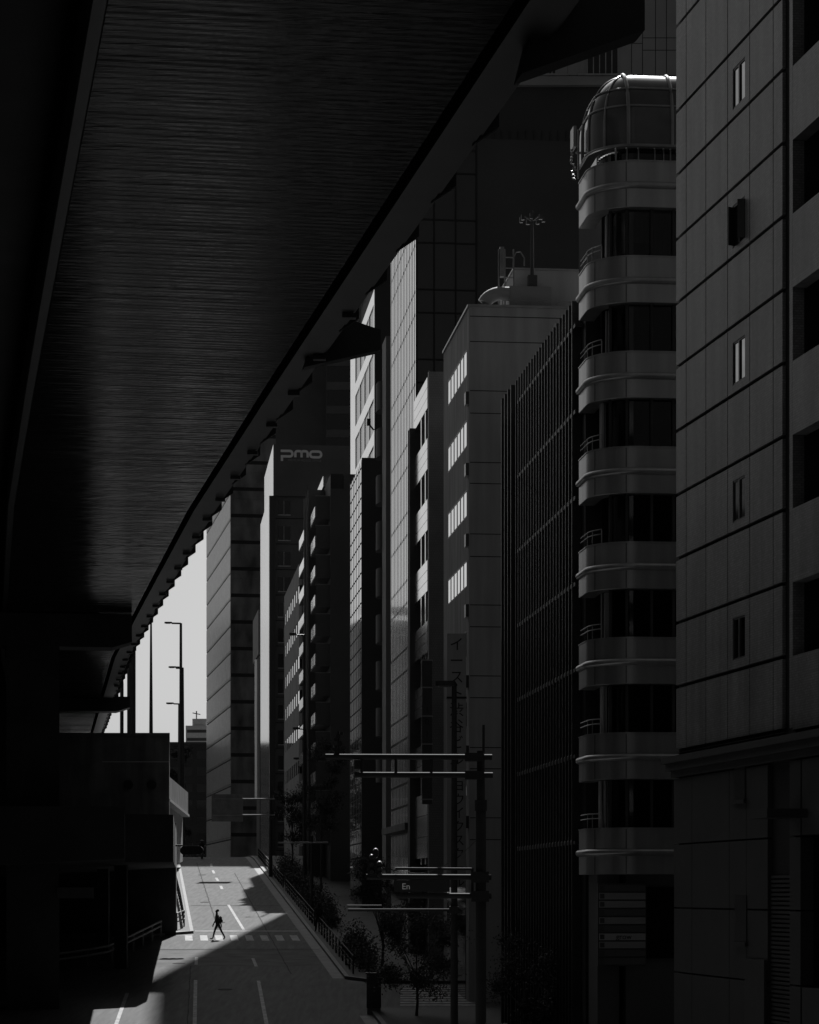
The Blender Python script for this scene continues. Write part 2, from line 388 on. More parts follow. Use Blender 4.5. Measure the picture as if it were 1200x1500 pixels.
# --- the round-cornered building
C = Bld('rounded_corner_building', 'cream banded building with rounded corner and a glass dome top', 870, 77)
Rc = 1.45
def cpath(r_in=0., x1=9., u1=2.7, n=14):
    p = [(r_in, u1, -1, 0), (r_in, Rc, -1, 0)]
    for k in range(1, n):
        a = pi/2*k/n; p.append((Rc-(Rc-r_in)*cos(a), Rc-(Rc-r_in)*sin(a), -cos(a), -sin(a)))
    p += [(Rc, r_in, 0, -1), (x1, r_in, 0, -1)]; return p
tops = [232+140*k for k in range(8)]
for k, ty in enumerate(tops):
    z1, z0 = C.z(ty), C.z(ty+69); zm = z0+(z1-z0)*.47
    prof = [(-.5, z0), (-.012, z0), (0, z0+.012), (0, zm-.11)]
    prof += [(.11*cos(a), zm+.11*sin(a)) for a in [(-pi/2+pi*q/8) for q in range(1, 8)]]
    prof += [(0, zm+.11), (0, z1-.03), (.025, z1-.03), (.025, z1), (-.5, z1)]
    sp = MB().sweep(cpath(), prof).build('spandrel_band', 'cream', C.o, smooth=True)
    for xx in (C.v(918), C.v(878)):
        if xx > Rc:
            MB().box(xx-.012, xx+.012, -.004, .02, z0+.02, zm-.12).build('joint', 'joint', sp); MB().box(xx-.012, xx+.012, -.004, .02, zm+.12, z1-.05).build('joint', 'joint', sp)
        else:
            for (za, zb_) in ((z0+.02, zm-.12), (zm+.12, z1-.05)):
                a = math.acos(max(-1, min(1, (Rc-xx)/Rc))); cx_, cy_ = Rc-(Rc+.003)*cos(a), Rc-(Rc+.003)*sin(a)
                tx_, ty_ = sin(a)*.012, -cos(a)*.012
                jm = MB(); jm.solid([(cx_-tx_, cy_-ty_, za), (cx_+tx_, cy_+ty_, za), (cx_+tx_, cy_+ty_, zb_), (cx_-tx_, cy_-ty_, zb_)],
                         [(cx_-tx_+.02*cos(a), cy_-ty_+.02*sin(a), za), (cx_+tx_+.02*cos(a), cy_+ty_+.02*sin(a), za), (cx_+tx_+.02*cos(a), cy_+ty_+.02*sin(a), zb_), (cx_-tx_+.02*cos(a), cy_-ty_+.02*sin(a), zb_)]).build('joint', 'joint', sp)
    if k < 7:
        za, zb_ = C.z(tops[k+1]), z0
        full = cpath(.3)
        fl = [p for p in full if p[0] > .62]
        w = MB().sweep(fl, [(-.01, za+.005), (.0, za+.005), (.0, zb_-.005), (-.01, zb_-.005)]).build('window_strip', 'glass_clear', C.o)
        fm = MB()
        for xx in (C.v(899), C.v(921), C.v(958), C.v(990)):
            if xx > Rc: fm.box(xx-.06, xx+.02, .2, .34, za+.006, zb_-.006)
            else:
                a = math.acos(max(-1, min(1, (Rc-xx)/(Rc-.25)))); fm.box(xx-.04, xx+.04, Rc-(Rc-.25)*sin(a)-.05, Rc-(Rc-.25)*sin(a)+.05, za+.006, zb_-.006)
        fm.build('frame', 'concrete_dark', w)
        rnd = random.Random(k); cm = MB()
        for q in range(rnd.randint(3, 5)):
            xx = C.v(886)+rnd.random()*(C.v(916)-C.v(886)); cm.box(xx, xx+rnd.choice((.04, .06, .12)), 1.2-rnd.random()*.5, 1.24, za+.01, zb_-.02)
        if k == 0:
            cm.box(C.v(922), C.v(957), .6, .62, za+.55, zb_-.02)
            cm.box(C.v(959), C.v(1010), .6, .62, za+.02, zb_-.02)
        cm.build('curtain', 'curtain', w)
        rl = MB(); pth = [(p[0]+p[2]*.0, p[1]+p[3]*.0) for p in cpath(.06) if p[0] < .42]
        for hh in (.45, .3): rl.tube([(x, y, za+hh) for x, y in pth], .018, 8)
        for (x, y) in pth[1::3]: rl.tube([(x, y, za-.01), (x, y, za+.42)], .018, 6)
        rl.build('balcony_rail', 'frame', C.o, smooth=True)
mb = MB(); zt = C.z(240); mb.box(1.6, 9, 1.6, 7, 0, zt); mb.box(.75, 9, 2.72, 7, 0, zt); nparts(C, mb, 'inner_wall', 'joint')
mb = MB()
for k in range(7): mb.box(1.3, 9, 1.28, 1.6, C.z(tops[k+1])-1.0, C.z(tops[k+1])-.3)
nparts(C, mb, 'floor_slab', 'dark_wall')
# dome
zb0, zb1 = C.z(210), hz(114, 78.5)-C.zb
prof = []
for q in range(13):
    a = pi/2*q/12; prof.append((-(1-cos(a))*1.25, zb0+(zb1-zb0)*(.32+.68*sin(a))))
prof = [(0, zb0)]+prof
def open_sweep(path, prof):
    m = len(prof); vs = []; fs = []
    for (x, y, nx, ny) in path:
        for (o, z) in prof: vs.append((x+nx*o, y+ny*o, z))
    for i in range(len(path)-1):
        for k in range(m-1): fs.append((i*m+k, (i+1)*m+k, (i+1)*m+k+1, i*m+k+1))
    return MB().add(vs, fs)
dome = open_sweep(cpath(.02), prof).build('glass_dome', mat('dome_glass', .10, .12, metal=.2, amt=.15), C.o, smooth=True)
rb = MB()
pp = cpath(.02)
def profile_tube(x, y, nx, ny, r=.045):
    rb.tube([(x+nx*(o+.02), y+ny*(o+.02), z) for o, z in prof], r, 8)
profile_tube(C.v(921), .02, 0, -1, .06); profile_tube(C.v(985), .02, 0, -1, .06); profile_tube(C.v(1050), .02, 0, -1)
for q in (3, 8): profile_tube(*pp[q], .035)
profile_tube(.02, 2.1, -1, 0)
for j in (0, 3, 6, 13):
    o, z = prof[j]; rb.tube([(x+nx*(o+.02), y+ny*(o+.02), z) for x, y, nx, ny in pp], .05 if j in (0, 13) else .032, 8)
rb.build('dome_rib', 'frame', C.o, smooth=True)
MB().box(1.25, 9, 1.25, 6, zb1-.06, zb1+.0).build('dome_roof', 'frame', C.o)
MB().sweep(cpath(.35), [(-.02, C.z(232)), (0, C.z(232)), (0, zb0), (-.02, zb0)]).build('attic_window', 'glass_dark', C.o)
mb = MB()
for xx in (C.v(905), C.v(921), C.v(938), C.v(962), C.v(975), C.v(985)): mb.box(xx-.02, xx+.02, .26, .34, C.z(232), zb0)
nparts(C, mb, 'attic_mullion', 'frame')
# ground floor
mb = MB(); zg = C.z(1281)
mb.box(1.2, 9, .9, 1.55, 0, zg-.01); mb.box(.3, 1.0, 1.0, 2.6, 0, zg-.01)
nparts(C, mb, 'shopfront_wall', 'dark_wall')
mb = MB().box(C.v(953), C.v(1010), .75, .89, C.z(1405), C.z(1300)).build('shop_window', 'glass_dark', C.o)
# tenant board
bx0, bx1 = C.v(880), C.v(951)
tb = thing('tenant_sign_board', 'stacked tenant name board under the rounded cream building', 'sign', (C.XA, C.d, C.zb), atan(-C.t))
brd = MB().box(bx0, bx1, .45, .6, C.z(1416), C.z(1294)).build('board', 'sign_dark', tb)
names = ['', 'clinic', 'studio', 'office', 'salon', '', 'grow', 'dental', '', '']
for k in range(10):
    z1 = C.z(1296+12*k); z0 = z1-.21
    pl = MB().box(bx0+.03, bx1-.03, .42, .449, z0, z1).build('name_plate', 'sign_face' if k == 6 else ('mid_wall' if k in (1, 2, 4, 7) else 'dark_wall'), tb)
    MB().box(bx0+.06, bx0+.2, .414, .4195, z0+.03, z1-.03).build('number_tag', 'sign_dark', pl)
    if k == 6: text_mesh('grow', 'lettering', 'ink', pl, ((bx0+bx1)/2+.05, .412, (z0+z1)/2), .24, extrude=.003)
# letter sign fixed on the dome's street side, seen edge-on
sg = thing('dome_letter_sign', 'edge-on metal letter sign fixed to the side of the glass dome', 'sign', (C.XA, C.d, C.zb), atan(-C.t))
za, zb_ = C.z(238), C.z(155)
MB().box(-.3, -.2, 2.0, 2.6, za+(zb_-za)*.62, zb_).build('panel', 'frame', sg, bevel=.01)
mb = MB(); rnd = random.Random(3)
for k in range(9):
    z = za+(zb_-za)*(.02+.065*k); w = rnd.uniform(.0, .14)
    mb.tube([(-.18-w, 2.0+.05*k, z), (-.3-w*.6, 2.1, z+.06), (-.2-w, 2.25, z+.12)], rnd.uniform(.02, .035), 6)
mb.tube([(-.12, 2.1, za+.1), (-.12, 2.1, zb_-.1)], .03, 6); mb.box(-.2, .0, 2.08, 2.14, za+.9, za+.96)
mb.build('letter', 'frame', sg, smooth=True)

# --- black ribbed building
J = Bld('ribbed_building', 'black building clad in close vertical fins with ledges per floor', 857, 80)
UJ = J.u(746); zt = J.z(432)
nparts(J, MB().box(.02, 12, 0, UJ, 0, zt-.4), 'wall', 'rib_dark')
mb = MB(); u757 = J.u(766)
n = 21
for k in range(n):
    u = .9+(u757-.9)*k/(n-1); mb.box(-.28, .015, u-.05, u+.05, .8, zt)
for k in range(4):
    u = u757+(UJ-u757)*(k+1)/4.2; mb.box(-.34, .015, u-.07, u+.07, .8, zt)
nparts(J, mb, 'fin', 'rib_dark')
for k in range(-1, 7):
    z = J.z(472+127*k)
    if z > zt-.1: continue
    l = MB().box(-.255, .012, .4, u757-.3, z-.06, z+.06)
    for q in range(n-1):
        u = .9+(u757-.9)*(q+.5)/(n-1)
        l.add([(-.25, u-.24, z+.061), (-.25, u+.24, z+.061), (.01, u+.24, z+.42), (.01, u-.24, z+.42), (.012, u-.24, z+.061), (.012, u+.24, z+.061)],
              [(0,1,2,3), (0,3,4), (1,5,2), (2,5,4,3)])
    nparts(J, l, 'ledge', 'rib_dark')
rf = MB().box(.3, 11.5, .4, UJ-.5, zt-.38, zt+.3).build('roof_parapet', 'mid_wall', J.o)
mb = MB()
for (u, w, h) in ((2.5, .5, .7), (6.2, 1.2, .5), (9.5, .6, 1.0), (12, 1.5, .6)): mb.box(.6, 1.5, u, u+w, zt+.301, zt+.3+h)
mb.build('vent_box', 'mid_wall', rf)

# --- pale building with ribbon windows
I = Bld('ribbon_window_building', 'plain grey building with bright six pane window strips and rooftop plant', 687, 106)
UI = I.u(650); zt = I.z(449)
zsill = [I.z(y) for y in (545.5, 650, 753.5, 857, 961, 1064, 1167)]
wtop = [I.z(y) for y in (505.5, 609.5, 713, 817, 921, 1024, 1127)]
ua, ub_ = I.u(684), I.u(656)
mb = MB(); mb.box(.3, 12, .012, UI, 0, zt-.05)
mb2 = MB(); mb2.box(0, .3, .012, ua, 0, zt); mb2.box(0, .3, ub_, UI, 0, zt)
edges = [zt]+[z for pr in zip(wtop, zsill) for z in pr]+[0]
for a in range(0, len(edges), 2): mb2.box(0, .3, ua, ub_, edges[a+1], edges[a])
nparts(I, mb2, 'street_wall', 'wallI')
mb.box(0, 12, -.0, .01, 0, zt); nparts(I, mb, 'side_wall', 'wallI_side')
mb = MB()
for y in (463, 500, 572, 605, 677, 708, 782, 815, 886, 918, 990, 1022, 1095, 1126, 1198, 1230):
    mb.box(.05, 12, -.006, -.001, I.z(y)-.018, I.z(y)+.018)
nparts(I, mb, 'panel_joint', 'joint')
nparts(I, MB().box(-.06, 12.1, -.06, UI+.05, zt-.001, zt+.1), 'coping', 'frame')
for k in range(7):
    w = MB().box(.012, .04, ua+.06, ub_-.06, zsill[k]+.06, wtop[k]-.06).build('window', 'glass_mirror', I.o)
    fm = MB(); fm.box(-.004, .05, ua+.002, ua+.06, zsill[k]+.002, wtop[k]-.002); fm.box(-.004, .05, ub_-.06, ub_-.002, zsill[k]+.002, wtop[k]-.002)
    fm.box(-.004, .05, ua+.06, ub_-.06, zsill[k]+.002, zsill[k]+.06); fm.box(-.004, .05, ua+.06, ub_-.06, wtop[k]-.06, wtop[k]-.002)
    for q in range(1, 6):
        u = ua+(ub_-ua)*q/6; fm.box(-.006, .011, u-.045, u+.045, zsill[k]+.06, wtop[k]-.06)
    fm.build('frame', 'frame_dark', w)
    z = zsill[k]-1.15
    lp = MB().box(-.14, -.02, .02, .5, z-.22, z+.32).build('corner_sign', 'white_paint', I.o)
    MB().box(-.14, .0, -.03, .015, z-.22, z+.32).build('bracket', 'frame_dark', lp)
# rooftop plant
v0 = I.v(764); v1 = I.v(862)
pb = nparts(I, MB().box(v0, v1, 2.2, 7, zt+.11, I.z(374)), 'penthouse', 'wallI_side')
MB().box(v0-.05, v1, 2.14, 7.05, I.z(374)+.001, I.z(374)+.08).build('coping', 'frame', pb)
nparts(I, MB().box(I.v(751), I.v(813), .9, 2.0, zt+.11, I.z(409)), 'plant_box', 'mid_wall', bevel=.03)
el = MB(); prof = []
c0 = (I.v(741), zt+.02)
ring = []
for q in range(9):
    a = pi*q/16; r = .85
    ring.append((c0[0]-r*cos(a)*1.0, 1.1, zt+.15+r*sin(a)*.85))
el.tube(ring+[(I.v(751), 1.1, zt+.15+.85*.85)], .3, 12)
nparts(I, el, 'duct_elbow', 'mid_wall', smooth=True)
mb = MB(); vm = I.v(788)
mb.tube([(vm, 1.6, I.z(409)), (vm, 1.6, I.z(330)), (vm, 1.6, I.z(290))], [.09, .07, .03], 8)
mb.box(vm-.2, vm+.2, 1.4, 1.7, I.z(405), I.z(388))
for k in range(7):
    a = k*.9; mb.tube([(vm, 1.6, I.z(306)), (vm+.5*cos(a), 1.6+.5*sin(a), I.z(300))], .03, 6); mb.box(vm+.5*cos(a)-.07, vm+.5*cos(a)+.07, 1.6+.5*sin(a)-.07, 1.6+.5*sin(a)+.07, I.z(307), I.z(299))
mb.build('aerial_mast', 'steel_dark', I.o)
mb = MB()
for (xx) in (738, 747, 760):
    mb.tube([(I.v(xx), 1.5, zt+.1), (I.v(xx), 1.5, I.z(350))], .035, 6)
for yy in (362, 378, 392, 408): mb.tube([(I.v(738), 1.5, I.z(yy)), (I.v(760), 1.5, I.z(yy))], .03, 6)
mb.tube([(I.v(760), 1.5, I.z(362)), (I.v(764), 1.5, I.z(354)), (I.v(770), 1.5, I.z(353)), (I.v(776), 1.5, I.z(362)), (I.v(776), 1.5, I.z(374))], .03, 6)
mb.box(I.v(739), I.v(745), 1.3, 1.6, I.z(392), I.z(348))
mb.build('ladder', 'grey_metal', I.o)
mb = MB()
for yy in (436, 443): mb.tube([(I.v(738), .3, I.z(yy)), (I.v(860), .3, I.z(yy))], .02, 6)
for xx in range(738, 860, 20): mb.tube([(I.v(xx), .3, zt+.1), (I.v(xx), .3, I.z(436))], .02, 6)
mb.build('roof_railing', 'grey_metal', I.o)
nparts(I, MB().box(-.02, -.002, 1, UI-1.5, .6, I.z(1232)), 'shopfront', 'glass_dark')

# --- building with white bands
H = Bld('white_band_building', 'narrow building with glossy white bands between black recessed windows', 628, 121)
UH = H.u(605.5); zt = H.z(544)
mb = MB(); mb.box(0, 8, 0, .3, 0, zt); mb.box(.55, 8, .3, UH+.3, 0, H.z(556)); nparts(H, mb, 'wall', 'tileH')
bt = [550+89.5*k for k in range(9)]
u7 = H.u(607.5)
for k, y in enumerate(bt):
    z1, z0 = H.z(y), H.z(y+46)
    if k > 6: z1, z0 = H.z(y-15), H.z(y+80)
    if k > 7: break
    bnd = MB()
    for q in range(3): bnd.box(-.03, .545, .302, u7, z0+(z1-z0)*q/3+.012, z0+(z1-z0)*(q+1)/3-.012)
    b_ = bnd.build('white_band', 'white_gloss', H.o)
    jm = MB().box(-.02, .5, .31, u7-.01, z0+.02, z1-.02).build('joint', 'joint', b_)
    vj = MB()
    if k > 7:
        for q in range(1, 6): vj.box(-.034, -.031, .3+(u7-.3)*q/6-.015, .3+(u7-.3)*q/6+.015, z0+.02, z1-.02)
        vj.build('tile_seam', 'joint', b_)
    if k < 8:
        zb_ = H.z(bt[k+1])
        w = MB().box(.46, .5, .31, u7, zb_, z0).build('window', 'glass_dark', H.o)
        fm = MB()
        for px_ in (623.6, 617.6): fm.box(-.02, .1, H.u(px_)-.16, H.u(px_)+.16, zb_+.002, z0-.002)
        fm.build('mullion', 'white_gloss', w)
nparts(H, MB().box(-.25, .5, u7+.005, UH+.25, 0, H.z(591)), 'end_pier', 'dark_wall')
nparts(H, MB().box(-.0, .06, -.05, -.001, zt-.0, zt+.02), 'roof_trim', 'frame')
mb = MB(); mb.tube([(.9, 1.2, zt-.2), (1.5, .6, H.z(520))], .03, 6); nparts(H, mb, 'roof_stay', 'grey_metal')

# --- fin curtain-wall tower
G = Bld('curtain_wall_tower', 'tall glass tower with fine vertical fins beside the white banded building', 610, 130)
UG = G.u(573); zt = hz(200, 130)-G.zb
nparts(G, MB().box(.05, 12, .08, UG, 0, zt), 'core_wall', 'darker_wall')
g_ = nparts(G, MB().box(0, .045, .06, UG, 1, zt-.1), 'glass_curtain', mat('tinted_glass', .7, .04, metal=1, amt=.12, scale=.3))
mb = MB(); n = 17
for k in range(n):
    u = .25+(UG-.5)*k/(n-1); mb.box(-.022, -.002, u-.11, u+.11, 4.2, zt)
mb.build('fin', 'white_gloss', g_)
mb = MB(); ys = []
for k in range(-2, 9): ys += [355+102.5*k, 321+102.5*k]
for y in ys:
    z = G.z(y)
    if 3 < z < zt: mb.box(-.006, -.001, .06, UG, z-.07, z+.07)
mb.build('floor_joint', 'joint', g_)
sgl = nparts(G, MB().box(.07, 3.2, .02, .07, 1, zt-.1), 'side_glass', mat('side_glass', .03, .12, amt=.3, scale=.15))
mb = MB()
for xx in (.02, .95, 2.1, 3.2): mb.box(xx-.04, xx+.04, -.03, .015, 1, zt-.1)
for y in ys: mb.box(.06, 3.2, -.02, .015, G.z(y)-.04, G.z(y)+.04)
mb.build('mullion', 'joint', sgl)
nparts(G, MB().box(3.25, 12, .0, .07, 0, zt), 'side_wall', 'darker_wall')
nparts(G, MB().box(-.6, .0, .2, UG-.5, G.z(1215), G.z(1205)), 'entrance_canopy', 'concrete')

# --- slender pale pier building
F2 = Bld('slender_building', 'very slender building with a pale pier and scalloped bays', 565.5, 147.5)
U2 = F2.u(560); zt = F2.z(492)
mb = MB().box(0, .6, 0, U2, 0, zt); nparts(F2, mb, 'pale_pier', 'mid_wall')
nparts(F2, MB().box(.61, 7, .05, U2+2, 0, zt), 'side_wall', 'dark_wall')
for k in range(9):
    y = 545+69.5*k; pth = []
    m_ = MB(); pts = [(0, U2+.01)]
    for q in range(9): a = pi*q/8; pts.append((-.28*sin(a), U2+.05+1.0*(1-cos(a))))
    m_.prism(pts+[(.3, U2+2.05), (.3, U2+.01)], F2.z(y+42), F2.z(y)); nparts(F2, m_, 'bay', 'dark_wall')

# --- low grid building
Eb = Bld('grid_facade_building', 'mid-height building with a bright square grid glass facade', 530, 158.5)
UE = Eb.u(513); zt = Eb.z(676)
nparts(Eb, MB().box(.03, 7, .03, UE, 0, zt), 'wall', 'dark_wall')
nparts(Eb, MB().box(0, 4.2, 0, .028, 0, zt+.25), 'end_wall', 'dark_wall')
g_ = nparts(Eb, MB().box(0, .028, .03, UE, 2, zt-.05), 'glass_curtain', 'glass_mirror')
mb = MB()
for k in range(8): u = .12+(UE-.25)*k/7; mb.box(-.02, -.002, u-.035, u+.035, 2, zt+.1)
mb.build('mullion', 'frame', g_)
mb = MB(); k = 0
while True:
    z = zt-.35-.97*k; k += 1
    if z < 3: break
    mb.box(-.008, -.001, .03, UE, z-.05, z+.05)
mb.build('transom', 'joint', g_)

# --- white tower
W = Bld('white_tower', 'tall white tiled tower with grey window bays half hidden by the highway', 549, 169)
UW = W.u(513.5); zt = 79-W.zb
SW = 15.
nparts(W, MB().box(.35, SW, .3, UW, 0, zt), 'core_wall', 'darker_wall')
nparts(W, MB().box(0.02, SW, -.02, .29, 0, zt), 'end_wall', 'dark_wall')
mb = MB(); u20 = W.u(520.6)
mb.box(0, .34, u20, UW, 0, zt); mb.box(0, .34, .295, .8, 0, zt)
k = -14
zz = []
while True:
    y = 560+69*k; k += 1
    z1, z0 = W.z(y), W.z(y+20)
    if z0 > zt: continue
    if z0 < 2: break
    mb.box(0, .34, .8, u20, z0, min(z1, zt)); zz.append((z0, z1))
nparts(W, mb, 'white_wall', 'white_gloss')
for a in range(len(zz)-1):
    z1, z0 = zz[a][0], zz[a+1][1]
    if z1 > W.z(400): continue
    w = MB().box(.06, .1, .81, u20-.01, z0+.005, z1-.005).build('window_bay', mat('grey_glass', .16, .15, ior=1.6, amt=.1) if a == 0 or 'grey_glass' not in bpy.data.materials else bpy.data.materials['grey_glass'], W.o)
    for q in range(1, 4): u = .8+(u20-.8)*q/4; MB().box(.0, .055, u-.12, u+.12, z0+.006, z1-.006).build('mullion', 'white_gloss', w)
nparts(W, MB().box(.02, 6, W.u(518), UW-.02, zt+.003, zt+4.4), 'roof_shade_box', 'white_gloss')  # unseen box added on the roof to lengthen the tower's road shadow
lm = MB().tube([(-.02, .5, W.z(628)), (-.35, .4, W.z(620))], .06, 6).box(-.5, -.25, .3, .5, W.z(622), W.z(612)).build('wall_lamp', 'black_metal', W.o)

# --- balcony building
Db = Bld('balcony_building', 'dark apartment block with stacked projecting balconies', 484, 188)
zt = Db.z(690)
UD = 34.
nparts(Db, MB().box(.02, 1.0, .05, UD, 0, zt-.2), 'street_wall', 'darker_wall')
nparts(Db, MB().box(.0, 9, -.12, .045, 0, Db.z(716)), 'end_wall', 'dark_wall')
nparts(Db, MB().box(1.02, 9, .05, UD, 0, zt-.2), 'core_wall', 'dark_wall')
ph = nparts(Db, MB().box(-.1, 7, 6, 14, zt-.19, Db.z(678)), 'penthouse', 'dark_wall')
MB().box(-.14, -.101, 6, 14, zt-.19, Db.z(678)).build('pale_face', 'slab_gloss', ph)
def balcony(u0, u1, out, zf):
    b_ = MB().box(-out, .01, u0, u1, zf-.12, zf)
    b_ = b_.build('balcony', 'dark_wall', Db.o)
    MB().box(-out-.02, -out+.06, u0+.05, u1, zf+.005, zf+.82).build('parapet', 'slab_gloss', b_)
    MB().box(-out+.065, .0, u0, u0+.06, zf+.005, zf+1.6 if out > 1 else zf+.82).build('end_panel', 'dark_wall', b_)
    MB().box(-out+.02, .0, u0-.02, u0+.0, zf+1.601, zf+1.64).build('rim', 'frame', b_)
k = 0
while True:
    zf = Db.z(757+43.2*k)
    if zf < 3: break
    balcony(.2, 5.6, 1.15, zf); balcony(11.5, 19, 1.25, zf); k += 1
mb = MB()
for (o, u) in ((1.3, 6.4), (1.3, 8.6), (1.35, 10.6)): mb.box(-o, .0, u, u+.5, 0, zt-.4)
nparts(Db, mb, 'pier', 'dark_wall')
mb = MB(); mb.tube([(-1.4, 6.2, 2), (-1.4, 6.2, zt)], .06, 6)
nparts(Db, mb, 'drain_pipe', 'steel_dark')

# --- grey wall with dashed windows
K2 = Bld('dashed_window_building', 'low grey building with slanting rows of small bright windows', 438, 234)
UK = K2.u(416.5); zt = K2.z(826)
rowsK = [(857, 876.5)]
tops_ = [K2.z(857+51.3*k) for k in range(6)]; bots_ = [K2.z(876.5+51.3*k) for k in range(6)]
mb = MB(); mb.box(.3, 10, .0, UK, 0, zt-.1)
ed = [zt]+[z for pr in zip(tops_, bots_) for z in pr]+[0]
for a in range(0, len(ed), 2): mb.box(0, .299, 0, UK, ed[a+1], ed[a])
nw = 8; gap = UK/nw
for k in range(6):
    for q in range(nw): mb.box(0, .299, q*gap+gap*.62, (q+1)*gap+.0, bots_[k], tops_[k])
nparts(K2, mb, 'street_wall', 'wallI')
for k in range(6):
    for q in range(nw): MB().box(.03, .06, q*gap+.01, q*gap+gap*.62-.01, bots_[k]+.005, tops_[k]-.005).build('window', 'glass_mirror' if (k*7+q) % 9 else 'glass_dark', K2.o)
nparts(K2, MB().box(.301, 10, -.06, -.005, 0, zt-.1), 'end_wall', 'dark_wall')

# --- slab tower with roof sign
S = Bld('slab_tower', 'office tower with a pale glossy street slab and roof lettering', 401, 275)
zt = S.z(651); zsgn = S.z(726)
sb = nparts(S, MB().box(0, 9, 0, 22, zsgn, zt), 'roof_sign_box', 'dark_wall')
MB().box(-.05, -.002, .05, 22, zsgn+.02, zt-.02).build('side_face', 'slab_gloss', sb)
vm = S.v(441)
def strokes(name, lines, w_, m, parent, y0=-.06, y1=-.012):
    mb = MB()
    for ln in lines:
        pr = []
        for i, p in enumerate(ln):
            a = Vector(ln[max(i-1, 0)]); b = Vector(ln[min(i+1, len(ln)-1)])
            t = (b-a).normalized(); n_ = Vector((-t.y, t.x)); pr.append((Vector(p)+n_*w_/2, Vector(p)-n_*w_/2))
        for (a0, a1), (b0, b1) in zip(pr, pr[1:]):
            q = [(a0.x, a0.y), (b0.x, b0.y), (b1.x, b1.y), (a1.x, a1.y)]
            mb.solid([(x, y0, z) for x, z in q], [(x, y1, z) for x, z in q])
    return mb.build(name, m, parent)
def arc(cx, cz, rx, rz_, a0, a1, n=8): return [(cx+rx*cos(radians(a0+(a1-a0)*i/n)), cz+rz_*sin(radians(a0+(a1-a0)*i/n))) for i in range(n+1)]
def pz(x, y): return (S.v(x), S.z(y))
def AR(x, y, rx, ry, a0, a1): return [pz(x+rx*cos(radians(a0+(a1-a0)*i/8)), y-ry*sin(radians(a0+(a1-a0)*i/8))) for i in range(9)]
strokes('lettering', [
    [pz(411.2, 660.2)]+AR(425, 664.2, 3.4, 4, 90, -90)+[pz(411.3, 668.2)], [pz(413.1, 666.6), pz(413.1, 675)],
    [pz(432.7, 669.3)]+AR(436, 663.5, 3.3, 3.3, 180, 90)+AR(438.5, 663.5, 3.3, 3.3, 90, 0)+[pz(441.8, 669.3)],
    [pz(441.8, 664)]+AR(445, 663.5, 3.2, 3.3, 180, 90)+AR(447.5, 663.5, 3.2, 3.3, 90, 0)+[pz(450.7, 669.3)],
    AR(458, 664.6, 3.6, 4.2, 270, 90)+AR(467, 664.6, 3.6, 4.2, 90, -90)+[pz(458, 668.8)]], .27, 'letter', sb)
text_mesh('PREMIUM MIDSIZE OFFICE', 'small_lettering', 'mid_wall', sb, (vm+.4, -.03, S.z(674)), .34, sx=.95, extrude=.02)
sl = nparts(S, MB().box(-.52, -.05, .02, 22., 0, zsgn-.01), 'street_slab', 'slab_gloss')
MB().box(-.45, .18, -.03, .015, 0, zsgn-.012).build('slab_edge', 'darker_wall', sl)
mb = MB(); mb.box(.2, 9, .6, 24, 0, zsgn-.01); nparts(S, mb, 'wall', 'dark_wall')
k = 0
while True:
    z1 = S.z(732+37.5*k); z0 = S.z(752+37.5*k); k += 1
    if z0 < 2: break
    w = MB().box(.55, 1.9, .56, .598, z0, z1).build('window', 'glass_dark', S.o)
    fm = MB().box(1.15, 1.2, .53, .558, z0, z1).box(.5, 1.95, .5, .555, z0-.14, z0-.03); fm.build('frame', 'frame', w)
    nparts(S, MB().box(.25, 9, .57, .6, z0-.5, z0-.42), 'floor_line', 'joint')

# --- thin building with vertical lit pipe
T = Bld('narrow_sign_building', 'thin dark building with a projecting blank panel and a pale vertical tube', 379.5, 318, 190)
mb = MB().box(.1, 5, .1, 8, 0, T.z(960)); nparts(T, mb, 'wall', 'darker_wall')
nparts(T, MB().box(-.1, .6, 0, 14, T.z(958), T.z(893)), 'blank_panel', 'mid_wall')
mb = MB(); mb.tube([(-.35, .2, T.z(1170)), (-.35, .2, T.z(966))], .2, 10); nparts(T, mb, 'vertical_tube', 'slab_gloss', smooth=True)

# --- far stone building beside the sky
Bf = Bld('stone_block_building', 'broad stone clad block standing against the sky', 337.5, 376, -2)
UB = Bf.u(302.5); zt = Bf.z(560)
nparts(Bf, MB().box(.1, 14, .1, UB-.05, 0, zt-.1), 'core_wall', 'joint')
mb = MB(); k = 0
while True:
    z1 = Bf.z(568+39*k); z0 = Bf.z(568+39*(k+1)); k += 1
    if z0 < 1: break
    mb.box(0, .09, 0, UB, z0+.5, z1); mb.box(.0, .095, 0, UB, z0+.28, z0+.44); mb.box(.0, .095, 0, UB, z0+.2, z0+.24)
nparts(Bf, mb, 'street_cladding', 'tileB')
mb = MB(); m2 = MB(); k = 0
rnd = random.Random(5)
while True:
    z1 = Bf.z(535+39*k); z0 = z1-2.3; k += 1
    if z0 < 1: break
    nparts(Bf, MB().box(.1, 13.9, .04, .09, z0, z1), 'side_window', 'reflection_mottle')
    mb.box(.1, 14, .0, .095, z1, z1+1.2)
nparts(Bf, mb, 'side_spandrel', 'reflection_mottle')

